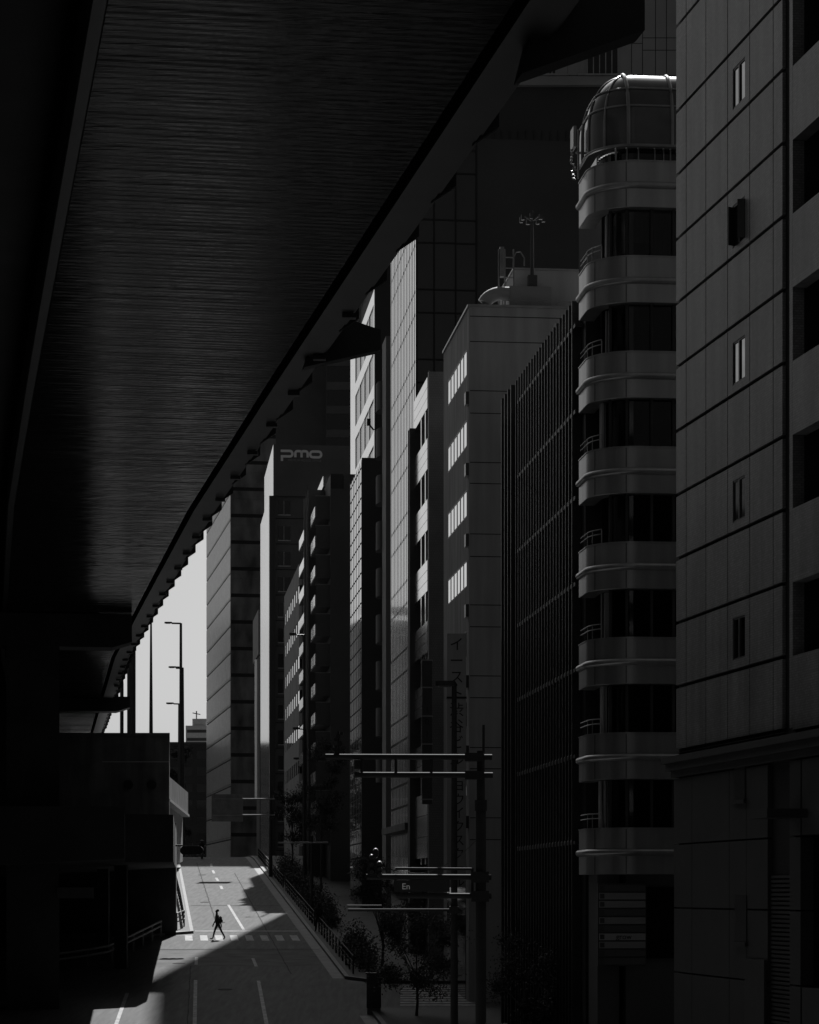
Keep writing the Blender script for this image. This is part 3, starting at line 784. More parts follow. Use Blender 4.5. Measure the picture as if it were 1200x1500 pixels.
# --- towers behind
def tower(name, label, x0, x1, ytop, d, depth, m, floor=3.3, win=True, seed=0, ybot=None, group=None):
    t = thing(name, label, 'building', (GX(x0, d), d, rz(d)-.5), 0, group); w = (x1-x0)/F*d; zb = rz(d)-.5
    zt = hz(ytop, d)-zb
    MB().box(0, w, .12, depth, 0, zt).build('wall', m, t)
    if win:
        mb = MB(); mg = MB(); z = 4; rnd = random.Random(seed)
        while z < zt-2:
            mb.box(-.0, w, 0, .119, z, z+1.1)
            nn = max(2, int(w/1.6))
            MB().box(.1, w-.1, .06, .118, z+1.15, z+floor-.05).build('window', 'glass_dark', t)
            z += floor
        mb.build('spandrel', m, t)
    return t
T1 = tower('dark_tower', 'dark windowless tower rising behind the roof lettering', 404, 700, -222, 345, 20, 'dark_wall', win=False)
T2 = tower('balcony_tower', 'dark apartment tower between the lettering and the white tower', 478, 560, 420, 340, 14, 'dark_wall', 3.3)
# big black tower with paneled upper storeys
d = 152
BT = thing('black_tower', 'huge black slab tower with grey panelled top storeys', 'building', (GX(652, d), d, rz(d)-.5)); zb = rz(d)-.5
w = (1130-652)/F*d; h = lambda y: hz(y, d)-zb
MB().box(0, w, .2, 20, 0, h(126)).build('lower_wall', 'darker_wall', BT)
MB().box(-.3, w, -.2, 20, h(126)+.01, h(-140)).build('upper_wall', 'mid_wall', BT)
mb = MB()
for k in range(40): mb.box(k*.5, k*.5+.06, .14, .199, 0, h(190))
mb.build('louvre_slat', 'rib_dark', BT)
vx = lambda px: (px-652)/F*d
def panel_lines():
    mb = MB()
    for px in (831, 850, 925, 941, 960, 976, 1010, 1040):
        mb.box(vx(px)-.02, vx(px)+.02, -.206, -.201, h(112), h(-60))
    for (a, b_, y) in ((847, 925, 54), (925, 941, 65), (941, 1050, 57), (941, 1050, 75), (760, 1050, 112), (847, 941, -30)):
        mb.box(vx(a), vx(b_), -.208, -.2005, h(y)-.02, h(y)+.02)
    return mb
panel_lines().build('panel_joint', 'joint', BT)
for (a, b_, y0, y1) in ((849, 922, 73, 110), (775, 831, 72, 110)):
    w_ = MB().box(vx(a), vx(b_), -.23, -.202, h(y1), h(y0)).build('window', 'mid_wall', BT)
    MB().box(vx(a+11), vx(b_-17), -.25, -.231, h(y1), h(y0)).build('dark_pane', 'glass_dark', w_)
    fm = MB()
    for q in range(6): x = vx(a+11)+(vx(b_-17)-vx(a+11))*q/5; fm.box(x-.03, x+.03, -.28, -.251, h(y1), h(y0))
    fm.build('frame', 'frame', w_)
    MB().box(vx(a)-.1, vx(b_)+.1, -.36, -.202, h(y1)-.1, h(y1)-.01).build('sill', 'frame', w_)

add_streaks(M['wallI_side'], .85); add_streaks(M['cream'], .8); add_streaks(M['concrete'], .6)
# far buildings under the sky
def farb(name, label, x0, x1, y0, d, m, dep=12):
    t = thing(name, label, 'building', (GX(x0, d), d, rz(d)-.3)); w = (x1-x0)/F*d; zt = hz(y0, d)-rz(d)+.3
    MB().box(0, w, 0, dep, 0, zt).build('wall', m, t)
    return t, w, zt
t, w, zt = farb('distant_apartment', 'apartment block painted pale for haze on the skyline under the sky gap', 272, 310, 1063, 900, 'haze_wall')
MB().box(w*.25, w*.8, 1, 8, zt+.01, zt+2.6).build('roof_hut', 'haze_wall', t)
for k in range(5): MB().box(.5, w*.95, -.05, -.01, zt-1.5-3*k, zt-2.6-3*k).build('window', 'dark_wall', t)
mb = MB(); mb.tube([(w*.4, 2, zt+2.6), (w*.4, 2, zt+5.5)], .25, 6); mb.tube([(w*.55, 2, zt+4.2), (w*.25, 2, zt+4.8)], .2, 6); mb.build('aerial', 'mid_wall', t)
t, w, zt = farb('dark_low_block', 'dark low block closing the end of the street', 246, 345, 1089, 445, 'darker_wall')
for k in range(7):
    for q in range(5): MB().box(w*q/5+.3, w*(q+1)/5-.4, -.06, -.01, 3+3*k, 4.6+3*k).build('window', 'glass_dark', t)
t, w, zt = farb('flat_roof_block', 'wide flat roofed block beyond the highway', -420, 128, 903, 460, 'dark_wall', 25)
for k in range(14): MB().box(.5, w-.5, -.06, -.01, 4+3.5*k, 5.6+3.5*k).build('window', 'glass_dark', t)

# unseen blocks added across the street and behind the camera to darken the canyon
def block(name, label, x0, x1, y0, y1, h, m):
    t = thing(name, label, 'building', (x0, y0, 0)); MB().box(0, x1-x0, 0, y1-y0, 0, h).build('wall', m, t)
    z = 4
    while z < h-2:
        MB().box(-.03, x1-x0+.03, -.03, y1-y0+.03, z, z+1.6).build('ribbon_window', 'glass_dark', t); z += 3.5
block('shade_block', 'added unseen shading block across the street from the tiled building', -48, -24, 20, 70, 48, 'dark_wall')
block('shade_block', 'wider added unseen shading block across the street beside the highway pier', -56, -30, 74, 112, 40, 'dark_wall')
block('shade_block', 'long added unseen shading block across the street past the highway pier', -64, -33.5, 114, 190, 34, 'dark_wall')
block('shade_block', 'added unseen shading block across the street behind the viewpoint', -44, -20, -45, 16, 46, 'dark_wall')
block('shade_block', 'tall added unseen shading block closing the street behind the viewpoint', -18, 26, -80, -50, 46, 'dark_wall')
block('shade_block', 'added unseen shading block next to the tiled building behind the viewpoint', 22, 44, -46, 40, 34, 'dark_wall')

t, w, zt = farb('reflection_block', 'unseen long dark block added beyond the hill to darken facade reflections', -560, 330, 1096, 640, 'darker_wall', 25)  # hidden from the camera, added so low facade reflections turn dark
for k in range(8): MB().box(.5, w-.5, -.06, -.01, 6+4*k, 8+4*k).build('window', 'glass_dark', t)
# ------------------------------------------------------------------ elevated highway
tipy = [(732,185),(670,270),(617,345),(462,553),(432,595),(407,635),(382,663),(363,694),(345,720),(330,738),(313,765),(301,785),(288,805),(277,825),(267,842),(256,858),(247,873),(223,907),(199,957),(155,1070)]
HZ = 12.0
key = [(HZ*F/(EY-y), (x-600)/F*(HZ*F/(EY-y))) for x, y in tipy]
key = [(key[0][0], key[0][1]), (57.4, -2.2), (76.06, -5.7), (99.8, -9.78), (123.8, -13.85), (183., -22.6)]
def Xt(d):
    if d <= key[0][0]: return key[0][1]+(key[0][0]-d)*.191
    for (a, xa), (b, xb) in zip(key, key[1:]):
        if d <= b: return xa+(xb-xa)*(d-a)/(b-a)
    return key[-1][1]-(d-183)*.145
def tdir(d):
    t = (Xt(d+4)-Xt(d-4))/8; L = sqrt(1+t*t); return t/L, 1/L
def hp(d, o, z):      # point at station d, offset o to the right of the tip line, z above eye
    tx, ty = tdir(d); return (Xt(d)+ty*o, d-tx*o, EZ+z)
HW = thing('elevated_highway', 'elevated highway viaduct with ribbed underside and bracketed edge', 'viaduct', (0, 0, 0))
st = [-40, -20, -5]+[x*2.0 for x in range(0, 150)]
def hsweep(prof, name, m, parent=HW, d0=-40, d1=300, step=None):
    ss = [s for s in st if d0 <= s <= d1]; mb = MB(); n = len(prof); vs = []; fs = []
    for s in ss: vs += [hp(s, o, z) for o, z in prof]
    for i in range(len(ss)-1):
        for k in range(n): fs.append((i*n+k, (i+1)*n+k, (i+1)*n+(k+1)%n, i*n+(k+1)%n))
    fs.append(tuple(range(n))); fs.append(tuple(range((len(ss)-1)*n, len(ss)*n))[::-1])
    return mb.add(vs, fs).build(name, m, parent)
hsweep([(-25, 13.3), (.0, 12.75), (.0, 13.0), (-25, 13.6)], 'deck', 'concrete_dark')
hsweep([(-.02, 12.42), (.06, 12.42), (.06, 14.1), (-.2, 14.1), (-.2, 12.74), (-.02, 12.74)], 'parapet', 'concrete_dark')
hsweep([(-.98, 11.75), (-.38, 11.75), (-.38, 12.0), (-.5, 12.7), (-.98, 12.7)], 'edge_beam', 'steel_beam')
hsweep([(-6.65, 11.95), (-1.16, 11.95), (-1.16, 12.7), (-6.65, 12.7)], 'box_girder', 'steel_beam')
hsweep([(-6.66, 11.77), (-6.64, 11.735), (-6.46, 11.735), (-6.46, 11.94), (-6.64, 12.9)], 'girder_flange', 'steel_beam')
hsweep([(-16, 11.9), (-9.5, 11.9), (-9.0, 13.0), (-16, 13.0)], 'box_girder', 'concrete_dark')
# ribbed soffit: real corrugations across the girder
mb = MB(); vs = []; fs = []; d = 22.; rows_ = []
while d < 190:
    j_ = random.random()*.006
    rows_.append((d, 11.75)); rows_.append((d+.07, 11.744-j_)); rows_.append((d+.12, 11.744-j_)); rows_.append((d+.19, 11.75)); d += (.24 if d < 90 else .45)*random.uniform(.85, 1.15)
for (d, z) in rows_:
    j = .004*sin(d*7.3); vs += [hp(d, o, z+j) for o in (-6.44, -4.5, -3, -1.18)]
for i in range(len(rows_)-1):
    for k in range(3): fs.append((i*4+k, i*4+k+1, i*4+5+k, i*4+4+k))
mb.add(vs, fs).build('soffit_sheet', 'soffit', HW, smooth=False)
# brackets
def bracket(d, out=0., w=.16, drop=.0):
    tx, ty = tdir(d); mb = MB()
    prof = [(-.4 if not drop else -.75, 11.72-drop), (out, 12.0 if not drop else 11.97), (out, 12.41), (-.05, 12.70), (-.4, 12.68)]
    a = []; b_ = []
    for o, z in prof:
        x, y, zz_ = hp(d, o, z); a.append((x-tx*w/2, y-ty*w/2, zz_)); b_.append((x+tx*w/2, y+ty*w/2, zz_))
    return mb.solid(a, b_).build('bracket', 'steel_beam', HW)
d = 32.2
while d < 182:
    bracket(d); d += 3.22
bracket(34.2, 1.0, .5, .46); bracket(54.3, .95, .4, .2)
# conduit along the edge
mb = MB(); mb.tube([hp(s, -.3, 11.9) for s in range(20, 182, 3)], .06, 6); mb.build('conduit', 'steel_dark', HW)
for k in range(24):
    d = 50+3.9*k; x, y, z = hp(d, -.45, 11.7); MB().box(x-.14, x+.14, y-.1, y+.1, z-.06, z+.03).build('clamp', 'steel_dark', HW)
# piers
def pier(d, oL, oR, zb, zt_, oc, wc):
    tx, ty = tdir(d); t = thing('highway_pier', '', 'pier', (0,0,0))
    m_ = MB(); a = [hp(d, oL, zt_), hp(d, oR, zt_), hp(d, oR, zb+.25), hp(d, oR-.8, zb), hp(d, oL, zb)]
    b_ = [(x+tx*1.6, y+ty*1.6, z) for x, y, z in a]
    m_.solid(a, b_).build('cross_beam', 'concrete_dark', t)
    q = [hp(d, oc, 0), hp(d, oc+wc, 0)]; pts = [(q[0][0], q[0][1]+.1), (q[1][0], q[1][1]+.1), (q[1][0]+tx*1.4, q[1][1]+1.5), (q[0][0]+tx*1.4, q[0][1]+1.5)]
    MB().prism(pts, rz(d)-.5, EZ+zb-.002).build('column', 'concrete_dark', t)
    return t
p1 = pier(104, -16, -1.25, 10.3, 11.69, -6.5, 2.2); tag(p1, 'dark concrete pier with cross beam carrying the ribbed highway underside', 'pier')
p2 = pier(150, -14, .65, 11.0, 11.9, -9, 2.2); tag(p2, 'farther dark pier whose cross beam end shows against the sky', 'pier')

# ------------------------------------------------------------------ dark structures at the side of the road
def edge(px, d): return GX(px, d)
wk = thing('raised_walkway', 'dark raised concrete deck overhanging the pavement under the highway', 'walkway', (0, 0, 0))
pts = [(-34, 101), (-11.7, 101), (edge(183, 111), 111), (edge(254, 112), 112), (edge(258, 139.9), 139.9), (-34, 139.9)]
a = [(x, y, EZ+(1.35 if x > -20 else .2)) for x, y in pts]; b_ = [(x, y, EZ+3.5) for x, y in pts]
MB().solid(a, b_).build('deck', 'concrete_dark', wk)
mb = MB()
for (x, y) in ((-15.8, 108), (-14.2, 121), (-16.2, 130), (-20, 108), (-22, 122)): mb.box(x-.3, x+.3, y-.3, y+.3, rz(y)-.3, EZ+1.34)
for k, (x, y) in enumerate(((-15.8, 108), (-14.2, 121), (-16.2, 130), (-20, 108), (-22, 122))):
    MB().box(x-.3, x+.3, y-.3, y+.3, rz(y)-.3, EZ+(1.34 if x > -20 else .19)).build('column', 'concrete_dark', wk)
wl = thing('retaining_wall', 'dark retaining wall closing the space beneath the raised deck', 'wall', (0, 0, 0))
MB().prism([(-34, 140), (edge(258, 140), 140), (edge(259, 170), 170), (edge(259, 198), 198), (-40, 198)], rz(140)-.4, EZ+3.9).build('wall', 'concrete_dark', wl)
ab = thing('bridge_abutment', 'big plain concrete abutment block below the sky gap', 'abutment', (0, 0, 0))
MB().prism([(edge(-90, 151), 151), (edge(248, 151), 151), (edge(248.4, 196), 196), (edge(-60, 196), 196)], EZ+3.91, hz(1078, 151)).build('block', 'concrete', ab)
MB().prism([(edge(-90, 151)-.1, 150.9), (edge(248.3, 151)+.03, 150.9), (edge(248.5, 196)+.03, 196.1), (edge(-60, 196)-.1, 196.1)], hz(1078, 151)+.003, hz(1078, 151)+.18).build('coping', 'concrete', ab)
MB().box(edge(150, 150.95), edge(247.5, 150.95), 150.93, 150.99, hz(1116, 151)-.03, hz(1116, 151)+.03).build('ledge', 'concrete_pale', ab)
for px in (188, 222):
    x = GX(px, 150.7); z = hz(1149, 150.7)
    l = MB().tube([(x, 151, z), (x, 150.7, z)], .22, 14).tube([(x, 150.72, z), (x, 150.6, z-.05)], .3, 14).build('round_lamp', 'concrete_dark', ab, smooth=True)
rp = thing('ramp', 'pale sunlit ramp wall with a grey parapet descending beside the road', 'ramp', (0, 0, 0))
X0, X1 = GX(247, 184), GX(275.6, 206)
q0, q1 = (X0, 184.), (X1, 206.)
nx, ny = -.95, -.05
def rampface(ya0, ya1, yb0, yb1, thick, m, name, off=0.):
    a = [(q0[0]+off, q0[1], hz(yb0, q0[1])), (q1[0]+off, q1[1], hz(yb1, q1[1])), (q1[0]+off, q1[1], hz(ya1, q1[1])), (q0[0]+off, q0[1], hz(ya0, q0[1]))]
    b_ = [(x+nx*thick, y+ny*thick, z) for x, y, z in a]
    return MB().solid(a, b_).build(name, m, rp)
rampface(1137, 1161, 1170, 1193.5, 1.0, 'concrete', 'parapet')
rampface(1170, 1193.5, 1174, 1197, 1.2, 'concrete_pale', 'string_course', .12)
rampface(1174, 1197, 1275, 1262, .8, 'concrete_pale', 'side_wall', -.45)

# shop sign in the darkness
s_ = thing('blade_sign', 'dim flat sign hanging below the raised deck', 'sign', (GX(110, 103), 103, 0))
MB().box(-.75, .75, 0, .12, hz(1316, 103), hz(1300, 103)).build('panel', 'sign_dark', s_)
MB().tube([(-.7, .05, hz(1305, 103)), (.5, .05, hz(1305, 103))], .03, 6).build('tube_lamp', 'rail', s_)

# ------------------------------------------------------------------ rails
def guard_rail(name, label, pts, h, posts, m, hs, r=.04, group=None):
    t = thing(name, label, 'railing', (0, 0, 0), 0, group)
    for hh in hs: MB().tube([(x, y, rz(y)+.14+hh) for x, y in pts], r, 8).build('rail_bar', m, t, smooth=True)
    mb = None
    tot = [0]
    for a, b_ in zip(pts, pts[1:]): tot.append(tot[-1]+math.dist(a, b_))
    for k in range(posts):
        s = tot[-1]*k/(posts-1)
        for i in range(len(pts)-1):
            if s <= tot[i+1]+1e-6:
                f = (s-tot[i])/(tot[i+1]-tot[i]); x = pts[i][0]+(pts[i+1][0]-pts[i][0])*f; y = pts[i][1]+(pts[i+1][1]-pts[i][1])*f; break
        MB().box(x-.04, x+.04, y-.04, y+.04, rz(y), rz(y)+.14+h).build('post', m, t)
    return t
bez = lambda L: L
lp = [(GX(236, 139), 139), (GX(205, 132), 132), (GX(178, 126.5), 126.5), (GX(158, 123), 123), (GX(110, 120), 120), (GX(60, 118), 118), (GX(15, 116), 116)]
guard_rail('guard_rail', 'curved steel guard rail along the shaded pavement corner', lp, .8, 9, 'rail', (.78, .5), .06)
guard_rail('kerb_fence', 'short steel fence end standing in sunlight at the kerb corner', [(GX(259, 141.8), 141.8), (GX(270, 144), 144), (GX(265, 160), 160), (GX(257, 185), 185)], 1.0, 16, 'steel_dark', (1.0, .75, .5), .035)
for k, (d0, d1, lab) in enumerate(((117, 141, 'dark tubular guard rail at the corner of the side street'), (145, 176, 'dark tubular guard rail along the pavement beside the zebra crossing'), (180, 222, 'dark tubular guard rail climbing to the crest of the hill'))):
    pts = [(Xk(d)+.5, d) for d in [d0+(d1-d0)*i/8 for i in range(9)]]
    guard_rail('guard_rail', lab, pts, .85, int((d1-d0)/2), 'pole', (.85, .55, .3), .03)

# ------------------------------------------------------------------ poles, gantries, lamps
def tubes(paths, r, name, m, parent, n=10):
    mb = MB()
    for p in paths: mb.tube(p, r, n)
    return mb.build(name, m, parent, smooth=True)
def V(px, py, d): return tuple(P(px, py, d))
dG = 75
tp = thing('traffic_gantry', 'big black traffic pole with two long horizontal arms crossing the picture', 'gantry', (GX(704.5, dG), dG, 0)); 
o_ = Vector((GX(704.5, dG), dG, 0))
def L_(px, py, d=dG): return tuple(P(px, py, d)-o_)
sc_ = F/dG
MB().tube([(0, 0, 0), L_(704.5, 1180), L_(704.5, 1176), L_(704.5, 1100)], [.17, .16, .13, .12], 14).build('pole', 'pole', tp, smooth=True)
MB().tube([L_(704.5, 1188), L_(704.5, 1172)], .19, 14).build('collar', 'pole', tp, smooth=True)
MB().tube([L_(708.5, 1104), L_(708.5, 1062)], .04, 8).build('top_rod', 'pole', tp, smooth=True)
for (xa, xb, y, r, dy) in ((477, 721, 1108.5, .085, 0), (519, 722, 1135, .085, 0)):
    a_ = MB().tube([L_(xa, y, dG-.18), L_(xb, y+.6, dG-.18)], r, 12).build('arm', 'pole', tp, smooth=True)
    MB().box(*(lambda p, q: (p[0], q[0], -.3, .1, q[2], p[2]))(L_(681, y-5), L_(708, y+7))).build('clamp', 'black_metal', a_)
for x in (530, 580, 632): MB().tube([L_(x, 1109, dG-.18), L_(x, 1135, dG-.18)], .045, 8).build('hanger', 'pole', tp)
sb_ = MB().box(*(lambda p, q: (p[0], q[0], -.3, -.05, q[2], p[2]))(L_(519, 1114), L_(528, 1127))).build('control_box', 'black_metal', tp)
for (xa, xb, y, r) in ((579, 691, 1272.5, .04), (537, 720, 1284.5, .085), (581, 720, 1312, .085)):
    MB().tube([L_(xa, y, dG-.15), L_(xb, y+.6, dG-.15)], r, 12).build('arm', 'pole', tp, smooth=True)
for y in (1284, 1312): MB().box(*(lambda p, q: (p[0], q[0], -.26, .22, q[2], p[2]))(L_(690, y-7), L_(716, y+9))).build('clamp', 'black_metal', tp)
ln = MB().tube([L_(692, 1272, dG), L_(692, 1310, dG)], .04, 8).build('hanger', 'pole', tp)
# camera cluster at the arm's end
cc = thing('camera_cluster', 'black cluster of cameras standing on the end of the upper gantry arm', 'camera', V(496, 1104, dG-.18))
for k, (dx, dz, r) in enumerate(((-.07, .12, .07), (.05, .3, .08), (.0, .52, .075), (.1, .6, .05), (-.08, .42, .06))):
    MB().tube([(dx, -.16, dz), (dx, .18, dz+.02)], [r, r*.9], 10).build('camera_body', 'black_metal', cc, smooth=True)
MB().tube([(0, 0, -.08), (0, 0, .68)], .03, 8).build('stem', 'black_metal', cc)
# street name sign with lit letters
ns = thing('name_sign', 'dark hanging name sign with small white letters below the lower arm', 'sign', V(618, 1299, dG-.15))
MB().box(-.85, .85, -.03, .03, -.16, .2).build('panel', 'sign_dark', ns)
text_mesh('En', 'lettering', 'lit', ns, (-.48, -.035, .0), .26, extrude=.003)
MB().tube([(-.8, 0, .2), (-.8, 0, .3)], .02, 6).tube([(.8, 0, .2), (.8, 0, .3)], .02, 6).build('hanger', 'pole', ns)
def signal(name, label, loc, w=1.25, hgt=.42, group=None, rot=0):
    t = thing(name, label, 'traffic light', loc, rot, group)
    b_ = MB(); n = 8; pts = []
    r = hgt/2
    for q in range(n+1): a = -pi/2+pi*q/n; pts.append((w/2-r+r*cos(a), r*sin(a)))
    for q in range(n+1): a = pi/2+pi*q/n; pts.append((-w/2+r+r*cos(a), r*sin(a)))
    b_.solid([(x, -.1, z) for x, z in pts], [(x, .1, z) for x, z in pts]).build('housing', 'black_metal', t)
    for q in (-1, 0, 1):
        MB().tube([(q*w*.31, .1, 0), (q*w*.31, .3, -.03)], [hgt*.4, hgt*.38], 14).build('visor', 'black_metal', t, smooth=True)
        MB().tube([(q*w*.31, -.101, 0), (q*w*.31, -.13, 0)], hgt*.3, 14).build('back_cap', 'black_metal', t)
    MB().tube([(0, 0, hgt/2), (0, 0, hgt/2+.2)], .04, 6).build('bracket', 'pole', t)
    return t
# vertical signal cluster near the lower arm
vc = thing('signal_cluster', 'black upright traffic light cluster at the tip of the lower arm', 'traffic light', V(548, 1284, dG-.15))
for (dx, dz, ww, hh) in ((-.1, .0, .2, .75), (.12, -.05, .24, .55), (.02, .6, .16, .22)):
    h_ = MB().box(dx-ww/2, dx+ww/2, -.14, .1, dz, dz+hh).build('housing', 'black_metal', vc, bevel=.03)
    for q in range(3): MB().tube([(dx+ww*.2, -.15, dz+hh*(.2+.3*q)), (dx+ww*.2, -.32, dz+hh*(.18+.3*q))], [.09, .07], 10).build('visor', 'black_metal', h_, smooth=True)
MB().tube([(.2, 0, .25), (.7, .05, .18)], .02, 6).build('stay', 'pole', vc)
# street lamp in front of the grey building
def street_lamp(name, label, px, ytop, d, armpx, m='pole', r=.09, headw=.22, group=None, headpx=28):
    X = GX(px, d); t = thing(name, label, 'street lamp', (X, d, rz(d)), 0, group); s = d/F
    H_ = hz(ytop, d)-rz(d)
    MB().tube([(0, 0, 0), (0, 0, H_*.5), (0, 0, H_)], [r*1.25, r, r*.75], 10).build('pole', m, t, smooth=True)
    xe = (armpx-px)*s; hw = headpx*s*(1 if xe > 0 else -1)
    if abs(xe) > abs(hw): MB().tube([(0, 0, H_-.02), (xe-hw*.9, 0, H_+.0)], r*.5, 8).build('arm', m, t, smooth=True)
    hm = MB(); n = 10; top = []; bot = []
    hs = [(0, .0), (.12, .6), (.45, 1.), (.85, .8), (1, .25)]
    xs0 = xe-hw
    a = [(xs0+hw*f, -headw/2*k_, H_-.02) for f, k_ in hs]+[(xs0+hw*f, headw/2*k_, H_-.02) for f, k_ in hs[::-1]]
    b_ = [(x, y*.7, z+(.16 if i not in (0, 9) else .05)*min(1, headw/.3)) for i, (x, y, z) in enumerate(a)]
    hm.solid(a, b_).build('lamp_head', 'black_metal', t)
    MB().box(xs0+hw*.3, xs0+hw*.85, -headw*.3, headw*.3, H_-.05, H_-.021).build('lens', 'lens', t)
    return t
street_lamp('street_lamp', 'single arm street lamp in front of the vertical hanging sign', 665.5, 1004, 80, 638, headw=.5, headpx=32, r=.11)
# arm at the lamp's lower pole
la = thing('sign_arm', 'thin horizontal arm with a pale top edge below the lit letters', 'gantry', V(665, 1333, 80))
MB().tube([(-3.45, -.1, .0), (.1, -.1, .0)], .05, 10).build('arm', 'pole', la, smooth=True)
MB().tube([(-3.48, -.1, .14), (-2.35, -.1, .14)], .025, 8).build('upper_rod', 'pole', la, smooth=True)
MB().box(-.15, .15, -.2, .16, -.12, .12).build('clamp', 'black_metal', la)
# road sign seen from behind
dS = 193
gs = thing('road_sign', 'large blank-backed road sign held over the road by a two arm pole', 'road sign', (GX(396.5, dS), dS, rz(dS)))
o2 = Vector((GX(396.5, dS), dS, rz(dS)))
L2 = lambda px, py, dy=0: tuple(P(px, py, dS)-o2+Vector((0, dy, 0)))
MB().tube([(0, 0, 0), (0, 0, hz(1167, dS)-rz(dS))], [.16, .1], 12).build('pole', 'pole', gs, smooth=True)
for y in (1170.5, 1194): MB().tube([L2(403, y, -.12), L2(312, y, -.12)], .06, 10).build('arm', 'rail', gs, smooth=True)
pn = MB().box(*(lambda p, q: (p[0], q[0], -.02, .03, q[2], p[2]))(L2(310, 1163.5), L2(356, 1203.5))).build('sign_panel', 'grey_metal', gs)
mb = MB()
for x in (320, 346): 
    p = L2(x, 1163.5); q = L2(x, 1203.5); mb.box(p[0]-.04, p[0]+.04, -.06, -.021, q[2], p[2])
for k in range(6):
    p = L2(310, 1167+6*k); q = L2(356, 1167+6*k); mb.box(p[0], q[0], -.035, -.021, p[2]-.02, p[2]+.02)
mb.build('stiffener', 'grey_metal', pn)
# thin arm farther right
ta = thing('signal_arm_pole', 'thin dark pole with one horizontal arm beside the climbing guard rail', 'gantry', (GX(457, 150), 150, rz(150)))
MB().tube([(0, 0, 0), (0, 0, hz(1232, 150)-rz(150)+.3)], [.11, .08], 10).build('pole', 'pole', ta, smooth=True)
MB().tube([(GX(407, 150)-GX(457, 150), -.1, hz(1234.5, 150)-rz(150)), (GX(481, 150)-GX(457, 150), -.1, hz(1234.5, 150)-rz(150))], .05, 8).build('arm', 'rail', ta, smooth=True)
# hanging traffic light near the ramp
tl = signal('traffic_light', 'horizontal black traffic light on a stub arm in front of the pale ramp wall', V(281, 1246, 131), 1.25, .45)
MB().tube([(-.5, 0, .27), (-1.6, 0, .27)], .05, 8).build('arm', 'pole', tl, smooth=True)
MB().tube([(-.55, -.1, .25), (.35, -.1, .25)], .025, 6).build('top_edge', 'rail', tl)
# lamp posts standing against the sky
for (px, yt, d, apx, r, lab) in ((265, 913, 240, 241, .17, 'tallest of three dark lamp posts against the sky, longest arm'), (266.5, 978, 252, 247, .27, 'stout lamp post overlapped by taller one, arm at mid height'), (262.5, 1031, 264, 243.5, .15, 'shortest lamp post of the three against the sky')):
    street_lamp('street_lamp', lab, px, yt, d, apx, 'black_metal', r, .35, 'lamp posts against the sky', headpx=12)
def post(name, label, px, yt, d, r0, r1, m='black_metal'):
    t = thing(name, label, 'post', (GX(px, d), d, rz(d))); MB().tube([(0, 0, 0), (0, 0, hz(yt, d)-rz(d))], [r0, r1], 12).build('shaft', m, t, smooth=True)
    MB().tube([(0, 0, 0), (0, 0, .5)], r0*1.5, 12).build('base', m, t); return t
post('tapered_mast', 'slim tapered mast rising through the middle of the sky gap', 221.3, 880, 230, .28, .07)
post('steel_column', 'broad dark column nearest the highway edge in the sky gap', 192.5, 900, 205, .36, .36, 'concrete_dark')
post('slim_post', 'short dark post beside the broad column under the pier beam', 178.5, 1000, 210, .16, .16)
# lamps before the dashed-window wall
for (px, yt, d, apx, lab) in ((445.5, 930, 172, 424, 'lamp head crossing the second row of small bright windows'), (447.5, 1068, 196, 429, 'lamp head crossing the fifth row of small bright windows'), (446, 1112, 212, 430, 'lowest lamp head before the small bright windows')):
    street_lamp('street_lamp', lab, px, yt, d, apx, 'black_metal', .09, .3, 'lamps along the climbing pavement', headpx=11)

# ------------------------------------------------------------------ vertical signs on buildings
def vsign(name, label, px0, px1, y0, y1, d, chars, ychars, size, face='sign_face'):
    X0 = GX(px0, d); w = GX(px1, d)-X0; t = thing(name, label, 'sign', (X0, d, 0))
    p = MB().box(0, w, 0, .25, hz(y1, d), hz(y0, d)).build('panel', face, t, bevel=.01)
    for c, y in zip(chars, ychars): text_mesh(c, 'character', 'ink', p, (w*.5, -.012, hz(y, d)), size, extrude=.004)
    return t, w
ch = list('イースト渋谷ビル'); t, w = vsign('hanging_sign', 'tall upright sign with dark Japanese lettering on the ribbon window building', 655, 683, 928, 1300, 104, ch, [945+24*i for i in range(8)], .62, 'wallI_side')
ch2 = list('ヨウイクスクール')
for i, c in enumerate(ch2): text_mesh(c, 'character', 'ink', t.children[0], (w*.6, -.012, hz(1152+20*i, 104)), .55, extrude=.004)
MB().box(-.02, w+.02, -.03, .27, hz(1022, 104)-.04, hz(1022, 104)+.04).build('divider', 'joint', t)
t, w = vsign('hanging_sign', 'narrow stacked upright sign on the white banded building', 618.5, 633, 967, 1178, 117, list('101'), [1040, 1058, 1076], .42, 'sign_dark')
for y in (967, 1007, 1049, 1090, 1171): MB().box(-.03, w+.03, -.05, .3, hz(y, 117)-.03, hz(y, 117)+.03).build('divider', 'frame', t)

